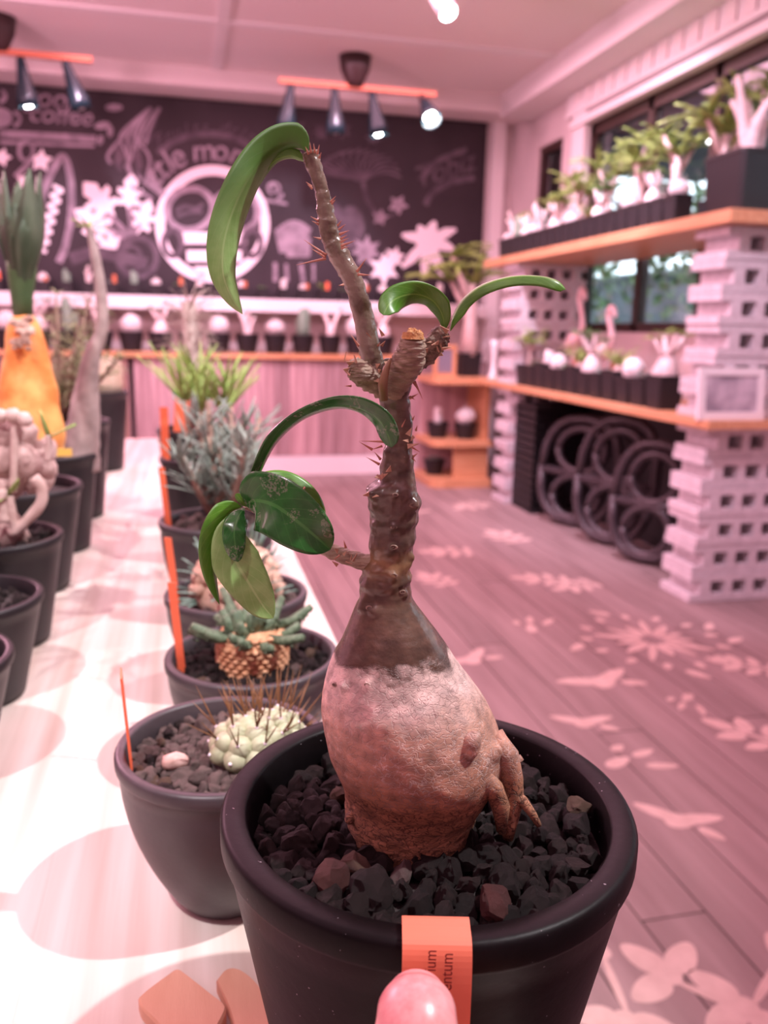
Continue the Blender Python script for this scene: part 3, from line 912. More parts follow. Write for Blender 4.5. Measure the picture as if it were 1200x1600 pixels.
token([tz_(*p) for p in ((216, 1562), (232, 1548), (262, 1526), (277, 1517), (292, 1526), (330, 1556), (352, 1574), (350, 1590), (330, 1622), (300, 1640), (270, 1625), (240, 1596), (222, 1578))], 'rounded square wooden token lying nearest the table front', TZ + 0.0005, 0.0)
token([tz_(*p) for p in ((338, 1534), (352, 1518), (368, 1516), (384, 1524), (402, 1541), (420, 1570), (425, 1600), (412, 1630), (392, 1634), (372, 1618), (357, 1575))], 'round-topped wooden token tucked against the nearest black pot', TZ + 0.0005, 0.0)

# ================================================================== stones shared by the pots
SM = {}
rs = random.Random(11)
for key in ('stone', 'stone_red', 'stone_tan', 'stone_brown'):
    SM[key] = []
    for v in range(5 if key in ('stone', 'stone_brown') else 2):
        bm = bmesh.new()
        bmesh.ops.create_icosphere(bm, subdivisions=3, radius=1.0)
        off = Vector((rs.uniform(-50, 50), rs.uniform(-50, 50), rs.uniform(-50, 50)))
        ax = Vector((rs.uniform(0.8, 1.2), rs.uniform(0.7, 1.0), rs.uniform(0.6, 0.85)))
        cuts = [(Vector((rs.uniform(-1, 1), rs.uniform(-1, 1), rs.uniform(-1, 1))).normalized(), rs.uniform(0.55, 0.8)) for _ in range(7)]
        for vtx in bm.verts:
            p = vtx.co.copy()
            for nrm, dst in cuts:
                e = p.dot(nrm) - dst
                if e > 0:
                    p -= nrm * e
            p *= 1 + 0.20 * noise.noise(p * 1.6 + off) + 0.11 * noise.noise(p * 3.7 + off) + 0.05 * noise.noise(p * 9 + off)
            vtx.co = Vector((p.x * ax.x, p.y * ax.y, p.z * ax.z)) * 1.25
        me = bpy.data.meshes.new('lava_stone')
        bm.to_mesh(me)
        bm.free()
        me.materials.append(M[key])
        SM[key].append(me)


def scatter(parent, c, R, n, smin, smax, avoid, keys, seed, dome=0.0, zj=0.35):
    """stones packed on a disc at c (world), radius R; avoid = (x, y, r) discs"""
    r_ = random.Random(seed)
    placed = []
    tries = 0
    while len(placed) < n and tries < n * 60:
        tries += 1
        a = r_.uniform(0, 2 * math.pi)
        rr = math.sqrt(r_.random()) * R
        x, y = c[0] + rr * math.cos(a), c[1] + rr * math.sin(a)
        s = r_.uniform(smin, smax) * (0.75 + 0.5 * r_.random() ** 2) * (1.35 if r_.random() < 0.12 else 1.0)
        if rr + s * 0.7 > R:
            continue
        if any((x - ax) ** 2 + (y - ay) ** 2 < (ar + s * 0.5) ** 2 for ax, ay, ar in avoid):
            continue
        k = 0.82 if tries < n * 25 else 0.62
        if any((x - q[0]) ** 2 + (y - q[1]) ** 2 < (k * (s + q[2])) ** 2 for q in placed):
            continue
        placed.append((x, y, s))
        u = r_.random()
        key = keys[0] if u < 0.9 else keys[1 + int(r_.random() * (len(keys) - 1))] if len(keys) > 1 else keys[0]
        me = r_.choice(SM[key])
        z = c[2] + s * r_.uniform(-zj, zj) + dome * (1 - (rr / R) ** 2)
        link('lava_stone', me, parent, (x - parent.location.x, y - parent.location.y, z - parent.location.z),
             (r_.uniform(0, 6.3), r_.uniform(0, 6.3), r_.uniform(0, 6.3)), (s, s, s))
    return placed


def pot_mesh(name, R, H, foot, kind='bowl', rimw=0.006, lip=0.006, wall=0.003, n=64, m='pot'):
    """round pot, base at z=0"""
    prof = [(0.0, 0.0), (foot * 0.92, 0.0), (foot, 0.0015)]
    Rb = R - 0.0016
    if kind == 'bowl':
        for i in range(1, 13):
            t = i / 12
            prof.append((foot + (Rb - foot) * math.sin(t * math.pi / 2) ** 0.85, 0.0015 + (H - lip - 0.0015) * t))
    else:
        prof += [(foot + (Rb - foot) * t, 0.0015 + (H - lip - 0.0015) * t) for t in (0.1, 0.5, 0.9, 1.0)]
    prof += [(R - 0.0004, H - lip + 0.0008), (R, H - lip + 0.002), (R, H - 0.0018), (R - 0.0008, H - 0.0004), (R - 0.002, H), (R - rimw + 0.0008, H - 0.0002), (R - rimw, H - 0.0012)]
    ri = R - rimw
    prof += [(ri - 0.001, H - 0.012), (ri - 0.003, H * 0.6), (0.0, H * 0.6)]
    return MB().lathe(prof, n=n, cap0=False, cap1=False).mesh(name, M[m], True)


# ================================================================== the nearest plant
fgp = thing('potted_caudex_plant', FG, 'swollen-stemmed thorny plant with few glossy leaves in the nearest black pot', 'plant')
PH = 0.1124
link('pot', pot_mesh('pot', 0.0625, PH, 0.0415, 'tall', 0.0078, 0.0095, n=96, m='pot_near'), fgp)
GZ = TZ + PH - 0.0105
MB().lathe([(0.0, -0.012), (0.053, -0.012), (0.0535, -0.004), (0.03, -0.003), (0.0, -0.003)], (FG.x, FG.y, GZ), 48, cap0=False, cap1=False).build('gravel_bed', M['soil'], fgp)['kind'] = 'stuff'


def bark():
    m = bpy.data.materials.new('caudex_bark')
    m.use_nodes = True
    nt = m.node_tree
    N, Lk = nt.nodes, nt.links
    b = N['Principled BSDF']
    b.inputs['Roughness'].default_value = 0.6
    tc = N.new('ShaderNodeTexCoord')
    sx = N.new('ShaderNodeSeparateXYZ')
    Lk.new(tc.outputs['Object'], sx.inputs[0])
    nz = N.new('ShaderNodeTexNoise')
    nz.inputs['Scale'].default_value = 90
    nz.inputs['Detail'].default_value = 4
    Lk.new(tc.outputs['Object'], nz.inputs['Vector'])
    ad = N.new('ShaderNodeMath')
    ad.operation = 'MULTIPLY_ADD'
    ad.inputs[1].default_value = 0.016
    Lk.new(nz.outputs['Fac'], ad.inputs[0])
    Lk.new(sx.outputs['Z'], ad.inputs[2])
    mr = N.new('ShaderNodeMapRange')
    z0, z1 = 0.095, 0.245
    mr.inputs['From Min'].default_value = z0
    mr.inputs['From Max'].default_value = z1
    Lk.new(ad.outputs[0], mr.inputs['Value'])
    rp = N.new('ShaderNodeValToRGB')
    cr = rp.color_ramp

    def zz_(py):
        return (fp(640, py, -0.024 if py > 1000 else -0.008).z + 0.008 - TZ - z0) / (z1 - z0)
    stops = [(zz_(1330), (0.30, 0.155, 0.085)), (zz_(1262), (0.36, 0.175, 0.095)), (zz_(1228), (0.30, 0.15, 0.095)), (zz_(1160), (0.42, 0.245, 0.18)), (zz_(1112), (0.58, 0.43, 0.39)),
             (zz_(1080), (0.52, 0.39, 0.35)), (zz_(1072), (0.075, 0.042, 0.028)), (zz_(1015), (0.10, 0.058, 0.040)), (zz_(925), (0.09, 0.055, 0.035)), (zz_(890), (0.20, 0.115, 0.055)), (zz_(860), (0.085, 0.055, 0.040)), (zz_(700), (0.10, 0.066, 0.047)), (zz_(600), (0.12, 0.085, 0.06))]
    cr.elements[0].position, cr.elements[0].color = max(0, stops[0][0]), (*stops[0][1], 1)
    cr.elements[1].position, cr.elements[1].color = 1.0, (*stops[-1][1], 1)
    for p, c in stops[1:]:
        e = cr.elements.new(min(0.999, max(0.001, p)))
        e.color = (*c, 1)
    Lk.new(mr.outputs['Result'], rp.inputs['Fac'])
    # peeling flakes: light curls
    vo = N.new('ShaderNodeTexVoronoi')
    vo.feature = 'DISTANCE_TO_EDGE'
    vo.inputs['Scale'].default_value = 620
    nw = N.new('ShaderNodeTexNoise')
    nw.inputs['Scale'].default_value = 260
    nw.inputs['Detail'].default_value = 5
    Lk.new(tc.outputs['Object'], nw.inputs['Vector'])
    mv = N.new('ShaderNodeVectorMath')
    mv.operation = 'MULTIPLY_ADD'
    mv.inputs[1].default_value = (0.006, 0.006, 0.006)
    Lk.new(nw.outputs['Color'], mv.inputs[0])
    mp = N.new('ShaderNodeMapping')
    mp.inputs['Scale'].default_value = (0.6, 0.6, 1.7)
    Lk.new(tc.outputs['Object'], mv.inputs[2])
    Lk.new(mv.outputs[0], mp.inputs['Vector'])
    Lk.new(mp.outputs[0], vo.inputs['Vector'])
    cr2 = N.new('ShaderNodeValToRGB')
    cr2.color_ramp.elements[0].position = 0.0
    cr2.color_ramp.elements[0].color = (1, 1, 1, 1)
    cr2.color_ramp.elements[1].position = 0.10
    cr2.color_ramp.elements[1].color = (0, 0, 0, 1)
    Lk.new(vo.outputs['Distance'], cr2.inputs['Fac'])
    # low part: dark cracks; middle: pale flake edges
    lowm = N.new('ShaderNodeMapRange')
    lowm.inputs['From Min'].default_value = fp(640, 1268, -0.024).z - TZ + 0.008
    lowm.inputs['From Max'].default_value = fp(640, 1215, -0.024).z - TZ + 0.008
    Lk.new(ad.outputs[0], lowm.inputs['Value'])
    hi = N.new('ShaderNodeMapRange')
    hi.inputs['From Min'].default_value = fp(640, 1068, -0.024).z - TZ + 0.008
    hi.inputs['From Max'].default_value = fp(640, 1080, -0.024).z - TZ + 0.008
    Lk.new(ad.outputs[0], hi.inputs['Value'])
    flk = N.new('ShaderNodeMath')
    flk.operation = 'MULTIPLY'
    Lk.new(cr2.outputs['Color'], flk.inputs[0])
    Lk.new(hi.outputs['Result'], flk.inputs[1])
    big = N.new('ShaderNodeTexNoise')
    big.inputs['Scale'].default_value = 55
    Lk.new(tc.outputs['Object'], big.inputs['Vector'])
    bm_ = N.new('ShaderNodeMapRange')
    bm_.inputs['From Min'].default_value = 0.30
    bm_.inputs['From Max'].default_value = 0.58
    bm_.inputs['To Max'].default_value = 0.6
    Lk.new(big.outputs['Fac'], bm_.inputs['Value'])
    fl2 = N.new('ShaderNodeMath')
    fl2.operation = 'MULTIPLY'
    Lk.new(flk.outputs[0], fl2.inputs[0])
    Lk.new(bm_.outputs['Result'], fl2.inputs[1])
    ecol = N.new('ShaderNodeMix')
    ecol.data_type = 'RGBA'
    ecol.inputs[6].default_value = (0.06, 0.028, 0.018, 1)
    ecol.inputs[7].default_value = (0.72, 0.60, 0.54, 1)
    Lk.new(lowm.outputs['Result'], ecol.inputs[0])
    mx = N.new('ShaderNodeMix')
    mx.data_type = 'RGBA'
    inv = N.new('ShaderNodeMath')
    inv.operation = 'MULTIPLY_ADD'
    inv.inputs[1].default_value = -0.85
    inv.inputs[2].default_value = 0.85
    Lk.new(lowm.outputs['Result'], inv.inputs[0])
    crk = N.new('ShaderNodeMath')
    crk.operation = 'MULTIPLY'
    Lk.new(inv.outputs[0], crk.inputs[0])
    Lk.new(flk.outputs[0], crk.inputs[1])
    mxx = N.new('ShaderNodeMath')
    mxx.operation = 'MAXIMUM'
    Lk.new(crk.outputs[0], mxx.inputs[0])
    Lk.new(fl2.outputs[0], mxx.inputs[1])
    Lk.new(mxx.outputs[0], mx.inputs[0])
    Lk.new(rp.outputs['Color'], mx.inputs[6])
    Lk.new(ecol.outputs[2], mx.inputs[7])
    # mottling
    mo = N.new('ShaderNodeMix')
    mo.data_type = 'RGBA'
    mo.blend_type = 'MULTIPLY'
    mo.inputs[0].default_value = 0.5
    mr3 = N.new('ShaderNodeMapRange')
    mr3.inputs['From Min'].default_value = 0.28
    mr3.inputs['From Max'].default_value = 0.72
    mr3.inputs['To Min'].default_value = 0.35
    mr3.inputs['To Max'].default_value = 1.6
    Lk.new(nw.outputs['Fac'], mr3.inputs['Value'])
    Lk.new(mx.outputs[2], mo.inputs[6])
    Lk.new(mr3.outputs['Result'], mo.inputs[7])
    mpb = N.new('ShaderNodeMapping')
    mpb.inputs['Scale'].default_value = (150, 150, 430)
    Lk.new(tc.outputs['Object'], mpb.inputs['Vector'])
    nb2 = N.new('ShaderNodeTexNoise')
    nb2.inputs['Scale'].default_value = 1.0
    nb2.inputs['Detail'].default_value = 4
    Lk.new(mpb.outputs[0], nb2.inputs['Vector'])
    mr4 = N.new('ShaderNodeMapRange')
    mr4.inputs['From Min'].default_value = 0.32
    mr4.inputs['From Max'].default_value = 0.68
    mr4.inputs['To Min'].default_value = 0.45
    mr4.inputs['To Max'].default_value = 1.5
    Lk.new(nb2.outputs['Fac'], mr4.inputs['Value'])
    mo2 = N.new('ShaderNodeMix')
    mo2.data_type = 'RGBA'
    mo2.blend_type = 'MULTIPLY'
    mo2.inputs[0].default_value = 0.45
    Lk.new(mo.outputs[2], mo2.inputs[6])
    Lk.new(mr4.outputs['Result'], mo2.inputs[7])
    Lk.new(mo2.outputs[2], b.inputs['Base Color'])
    # glossier in the dark upper zone
    rr = N.new('ShaderNodeMapRange')
    rr.inputs['To Min'].default_value = 0.27
    rr.inputs['To Max'].default_value = 0.72
    Lk.new(hi.outputs['Result'], rr.inputs['Value'])
    Lk.new(rr.outputs['Result'], b.inputs['Roughness'])
    bp = N.new('ShaderNodeBump')
    bp.inputs['Strength'].default_value = 0.55
    bp.inputs['Distance'].default_value = 0.0006
    hs = N.new('ShaderNodeMath')
    hs.operation = 'MULTIPLY_ADD'
    hs.inputs[1].default_value = -1.2
    Lk.new(flk.outputs[0], hs.inputs[0])
    Lk.new(nw.outputs['Fac'], hs.inputs[2])
    Lk.new(hs.outputs[0], bp.inputs['Height'])
    Lk.new(bp.outputs['Normal'], b.inputs['Normal'])
    return m


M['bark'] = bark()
# silhouette rows (picture y, left x, right x) of the trunk
rows = [(1372, 560, 725), (1335, 556, 728), (1310, 549, 733), (1292, 544, 737), (1275, 541, 741), (1255, 541, 748), (1235, 541, 760), (1215, 535, 772), (1190, 522, 784), (1165, 513, 787), (1133, 507, 778), (1100, 504, 763), (1067, 508, 740), (1033, 517, 714),
        (1000, 533, 693), (967, 547, 668), (945, 556, 652), (933, 562, 645), (922, 561, 643), (905, 563, 642), (890, 566, 642), (870, 577, 644), (850, 577, 647), (820, 578, 651), (800, 577, 655), (775, 573, 656), (762, 575, 652), (748, 590, 648),
        (730, 594, 647), (705, 600, 645), (690, 603, 643), (665, 602, 645), (640, 596, 642), (615, 588, 641), (595, 583, 642), (575, 590, 636), (560, 600, 628)]
LATV = _r0.copy()
rows = spline(rows, 300)
NS = 150
# knobs and leaf scars: (px, py, off, radius px, height px)
KN = [(737, 1162, -0.0225, 21, 5), (728, 1132, -0.0225, 9, 6), (778, 1172, -0.012, 22, 10), (533, 1282, -0.004, 15, 13), (532, 1074, -0.018, 10, 8), (515, 1066, -0.012, 9, 7), (570, 1068, -0.022, 8, 5), (563, 946, -0.006, 17, 9),
      (580, 950, -0.010, 14, 6), (638, 928, -0.006, 9, 6), (618, 905, -0.0085, 11, 6), (614, 862, -0.008, 12, 6), (648, 870, -0.002, 9, 6), (653, 790, -0.002, 12, 9), (618, 829, -0.0085, 9, 5), (576, 772, -0.003, 16, 10),
      (600, 1140, -0.026, 7, 3), (690, 1110, -0.026, 6, 3), (530, 1125, -0.016, 6, -4), (662, 1120, -0.026, 12, 3), (560, 1120, -0.024, 16, -5), (572, 1150, -0.024, 16, -4), (640, 715, -0.004, 10, 5), (646, 690, 0.0, 11, 6), (600, 700, -0.004, 9, 4), (620, 770, -0.009, 9, 4)]
rings = []
for (py, lx, rx) in rows:
    a, b = fp(lx, py), fp(rx, py)
    c = (a + b) / 2
    r = (b - a).length / 2
    ring = []
    for i in range(NS):
        th = 2 * math.pi * i / NS
        d = Vector((math.cos(th), math.sin(th), 0))
        p = c + d * r
        dr = 0.022 * noise.noise(p * 60) + 0.010 * noise.noise(p * 170) + 0.005 * noise.noise(p * 420)
        if py > 1215:
            dr += min(1, (py - 1215) / 40) * (0.018 * noise.noise(Vector((p.x * 260, p.y * 260, p.z * 700))) + 0.012 * noise.noise(Vector((p.x * 500, p.y * 500, p.z * 1100))))
        if py < 930:   # ringed young trunk
            k_ = min(1, (930 - py) / 20)
            dr += k_ * (0.06 * math.sin((py + 7 * math.sin(th + 1)) * 0.21 + 0.9 * math.sin(py * 0.07)) * (0.6 + 0.6 * noise.noise(Vector((py * 0.03, th, 0)))) + 0.05 * noise.noise(p * 300) + 0.03 * noise.noise(p * 700))
        ring.append(c + d * r * (1 + dr))
    rings.append(ring)
allv = [p for ring in rings for p in ring]


def surface_at(px, py):
    """the point of the trunk surface that lies nearest along a sight line"""
    d = ray(px, py)
    best, bd = None, 9
    for p in allv:
        v = p - CAM
        t = v.dot(d)
        if (v - d * t).length < 0.0011 and t < bd:
            best, bd = p, t
    return best if best is not None else fp(px, py)


KNP = [(surface_at(x_, y_), r_ * 0.205 / FPX, h_ * 0.205 / FPX) for x_, y_, o_, r_, h_ in KN]
for ri, (py, lx, rx) in enumerate(rows):
    c = (fp(lx, py) + fp(rx, py)) / 2
    for i in range(NS):
        q = rings[ri][i]
        for kc, kr, kh in KNP:
            e = (q - kc).length / kr
            if e < 1.7:
                d = (kc - c)
                d.z = 0
                q = q + d.normalized() * kh * math.exp(-(e * 1.15) ** 3)
        rings[ri][i] = q
cx_mb = MB().loft(rings)


for (x_, y_, r_, el, tl) in ((739, 1162, 20, 1.45, 0.25), (779, 1176, 11, 1.3, 0.2), (543, 1279, 12, 1.0, 0.0), (533, 1076, 7, 1.2, 0.3)):
    c = surface_at(x_, y_)
    R_ = r_ * 0.2 / FPX
    ringsk = []
    for k in range(13):
        t_ = -1 + k / 6
        rr_k = max(0.04, math.sqrt(max(0, 1 - t_ * t_))) * R_
        ringsk.append([c + LATV * (t_ * R_ * tl) + Vector((rr_k * math.cos(q * math.pi / 9), rr_k * math.sin(q * math.pi / 9), t_ * R_ * el)) for q in range(18)])
    cx_mb.loft([[p + (p - c).normalized() * R_ * 0.16 * noise.noise(p * 380) for p in ring] for ring in ringsk])
# roots at the side
cx_mb.tube([fp(770, 1150, -0.006), fp(790, 1180, -0.008), fp(797, 1215, -0.009), fp(800, 1250, -0.010), fp(796, 1285, -0.011), fp(794, 1310, -0.011)], [0.0034, 0.0040, 0.0034, 0.0032, 0.0028, 0.0015], 14, jit=0.35)
cx_mb.tube([fp(752, 1215, -0.014), fp(772, 1235, -0.014), fp(782, 1262, -0.014), fp(784, 1300, -0.014)], [0.004, 0.003, 0.0024, 0.0015], 12, jit=0.4)
cx_mb.tube([fp(800, 1240, -0.010), fp(818, 1252, -0.012), fp(832, 1272, -0.013), fp(842, 1290, -0.013)], [0.0022, 0.0016, 0.0012, 0.0009], 10, jit=0.2)
cx_mb.tube([fp(806, 1184, -0.008), fp(812, 1192, -0.009)], [0.0016, 0.0018], 8, jit=0.3)
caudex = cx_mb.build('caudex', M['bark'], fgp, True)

M['scar'] = mat('pale_leaf_scar', (0.15, 0.095, 0.062), 0.4, (0.30, 0.21, 0.16), 900)
for (x_, y_, r_) in ((618, 903, 9), (615, 861, 10), (634, 926, 8), (618, 828, 8), (650, 790, 9), (573, 948, 10), (576, 771, 9), (621, 768, 7), (640, 713, 7), (572, 1067, 7), (519, 1068, 7)):
    p = surface_at(x_, y_)
    nrm = p - Vector((fp(610, y_).x, fp(610, y_).y, p.z))
    nrm = (nrm.normalized() + (CAM - p).normalized() * 0.6).normalized()
    R_ = r_ * 0.13 / FPX
    a_ = nrm.cross(Vector((0, 0, 1))).normalized()
    b_ = a_.cross(nrm)
    mbs = MB()
    lift = 0.0004 if r_ < 9 else 0.0006
    mbs.loft([[p + nrm * (h_ + lift) + (a_ * math.cos(k * math.pi / 7) * 1.25 + b_ * math.sin(k * math.pi / 7) * 0.75) * R_ * q_ for k in range(14)] for q_, h_ in ((1.15, -0.0008), (1.0, 0.0), (0.72, 0.00025), (0.5, -0.0001), (0.3, -0.0002), (0.2, 0.0001), (0.05, 0.00015))])
    mbs.build('leaf_scar', M['scar'], fgp, True)
M['shoot'] = mat('glossy_brown_shoot', (0.075, 0.048, 0.028), 0.2, (0.20, 0.15, 0.115), 120, lo=0.36, hi=0.56, bump=0.4, bscale=300, spec=0.8)
M['stub'] = mat('ringed_brown_bark', (0.20, 0.13, 0.09), 0.5, (0.36, 0.27, 0.19), 220, stretch=(1, 1, 3.5), bump=0.7, bscale=420)
M['cut'] = mat('cut_orange_wood', (0.60, 0.30, 0.10), 0.6, (0.42, 0.20, 0.08), 600, bump=0.8, bscale=600)
M['scale_dark'] = mat('scaly_dark_bark', (0.10, 0.065, 0.045), 0.7, (0.30, 0.21, 0.15), 500, bump=1.0, bscale=700)


def branch(pts, radpx, m, n=16, jit=0.08, samples=40, name='branch', wob=0.0):
    P = spline([(*fp(*p), r) for p, r in zip(pts, radpx)], samples)
    rad = [q[3] * 0.226 / FPX * (1 + wob * math.sin(i * 1.35)) for i, q in enumerate(P)]
    return MB().tube([q[:3] for q in P], rad, n, jit=jit).build(name, m, fgp, True)


branch([(596, 600), (586, 575), (578, 548), (570, 505), (560, 465), (547, 428), (528, 396), (517, 372), (511, 345), (506, 315), (499, 285), (489, 255), (484, 238)], [17, 17, 18, 16, 15.5, 15.5, 15.5, 14.5, 14, 12, 10.5, 12, 13], M['shoot'], samples=80, wob=0.035, jit=0.16)
branch([(612, 610, -0.002), (622, 590, -0.005), (636, 568, -0.008), (643, 548, -0.010), (645, 528, -0.011)], [20, 22, 24, 22, 18], M['stub'], samples=40, wob=0.05, n=20)
cutc = fp(645, 524, -0.0112)
cm_ = MB()
rc = random.Random(5)
cm_.tube([cutc + Vector((0, 0, -0.001)), cutc + Vector((0, 0, 0.0008))], [0.0030, 0.0026], 14)
for i in range(9):
    a = rc.uniform(0, 6.28)
    q = cutc + Vector((math.cos(a), math.sin(a), 0)) * rc.uniform(0.0005, 0.0022)
    cm_.tube([q, q + Vector((rc.uniform(-.5, .5), rc.uniform(-.5, .5), 1)).normalized() * rc.uniform(0.0008, 0.002)], [0.0011, 0.0005], 5)
cm_.build('cut_face', M['cut'], fgp)
branch([(640, 580, -0.001), (660, 562, -0.001), (675, 543, -0.002), (690, 524, -0.002), (697, 517, -0.002)], [11, 14, 16, 16, 9], M['scale_dark'], samples=26, jit=0.5)
branch([(600, 612, -0.003), (582, 596, -0.004), (564, 582, -0.005), (550, 574, -0.005), (544, 572, -0.005)], [15, 18, 19, 16, 9], M['stub'], samples=26, jit=0.3)
branch([(598, 884), (575, 880), (548, 872), (525, 864), (500, 852, 0.004), (460, 830, 0.008), (420, 806, 0.006), (384, 790, 0.0)], [18, 15, 14, 13.5, 12, 9, 7, 6], M['stub'], samples=44, jit=0.15, wob=0.04)
# dry bracts round the forks
M['bract'] = mat('papery_bract', (0.50, 0.30, 0.20), 0.7, (0.36, 0.20, 0.13), 400)
for i in range(46):
    rb = random.Random(100 + i)
    gx, gy, go = rb.choice([(607, 560, -0.006), (600, 585, -0.007), (690, 530, -0.004), (546, 572, -0.007), (645, 690, -0.004), (580, 772, -0.006), (588, 538, -0.005), (540, 872, -0.005), (600, 735, -0.006), (680, 545, -0.004)])
    p = fp(gx + rb.uniform(-13, 13), gy + rb.uniform(-13, 13), go + rb.uniform(-0.002, 0.001))
    d = Vector((rb.uniform(-1, 1), rb.uniform(-1, 0.2), rb.uniform(-0.3, 1))).normalized()
    s = d.cross(Vector((rb.uniform(-1, 1), rb.uniform(-1, 1), 0.3))).normalized() * rb.uniform(0.0004, 0.0009)
    L = rb.uniform(0.0015, 0.0032)
    nn = d.cross(s).normalized() * 0.00012
    q = [p - s, p + s, p + d * L]
    MB().add([v + nn for v in q] + [v - nn for v in q], [(0, 1, 2), (5, 4, 3), (0, 3, 4, 1), (1, 4, 5, 2), (2, 5, 3, 0)]).build('bract', M['bract'], fgp)
pb_ = [fp(600, 625, -0.010), fp(598, 600, -0.011), fp(604, 575, -0.011), fp(611, 560, -0.010)]
MB().tube(pb_, [0.0011, 0.0013, 0.0009, 0.0003], 8).build('bract', mat('tan_bract', (0.24, 0.135, 0.07), 0.5), fgp, True)

# thorns: shared cone, tip along +Z
M['thorn'] = mat('reddish_thorn', (0.46, 0.20, 0.14), 0.5)
thm = MB().lathe([(0.075, -0.02), (0.06, 0.1), (0.035, 0.5), (0.004, 1.0)], n=7).mesh('thorn', M['thorn'], True)
TH = [((482, 240), (477, 229)), ((486, 238), (484, 222)), ((492, 238), (490, 224)), ((496, 240), (499, 226)), ((499, 246), (502, 238)), ((486, 291), (478, 284)), ((487, 294), (480, 288)), ((517, 315), (525, 306)), ((519, 318), (524, 312)),
      ((497, 345), (485, 338)), ((497, 350), (487, 345)), ((528, 352), (534, 344)), ((530, 358), (540, 350)), ((531, 366), (546, 360)), ((533, 373), (543, 367)), ((533, 378), (545, 372)), ((534, 384), (555, 376)), ((534, 388), (546, 385)),
      ((500, 373), (489, 370)), ((509, 398), (474, 374)), ((508, 402), (486, 388)), ((508, 404), (463, 414)), ((558, 424), (573, 403)), ((560, 429), (581, 430)), ((536, 445), (529, 446)), ((560, 540), (547, 521)), ((591, 540), (594, 534)),
      ((648, 597), (661, 625)), ((645, 596), (655, 612)), ((641, 622), (654, 615)), ((641, 620), (649, 625)), ((570, 625), (563, 630)), ((548, 603), (538, 603)), ((600, 690), (561, 689)), ((596, 697), (580, 703)), ((581, 702), (561, 690)), ((642, 698), (656, 706)),
      ((646, 713), (653, 708)), ((645, 716), (650, 722)), ((592, 725), (572, 714)), ((594, 717), (585, 706)), ((625, 672), (634, 655)), ((645, 655), (648, 649)), ((530, 868), (520, 876)), ((540, 855), (537, 844)), ((650, 672), (652, 664)), ((476, 762), (470, 770)), ((592, 620), (583, 614))]
for (a, b) in TH:
    pa, pb2 = fp(a[0], a[1], -0.003), fp(b[0], b[1], -0.005)
    d = pb2 - pa
    o = link('thorn', thm, fgp, pa - fgp.location)
    o.rotation_euler = d.to_track_quat('Z', 'Y').to_euler()
    L = d.length
    wdt = 0.0032 if L < 0.003 else 0.0040
    o.scale = (wdt * 1.5, wdt * 1.5, L)


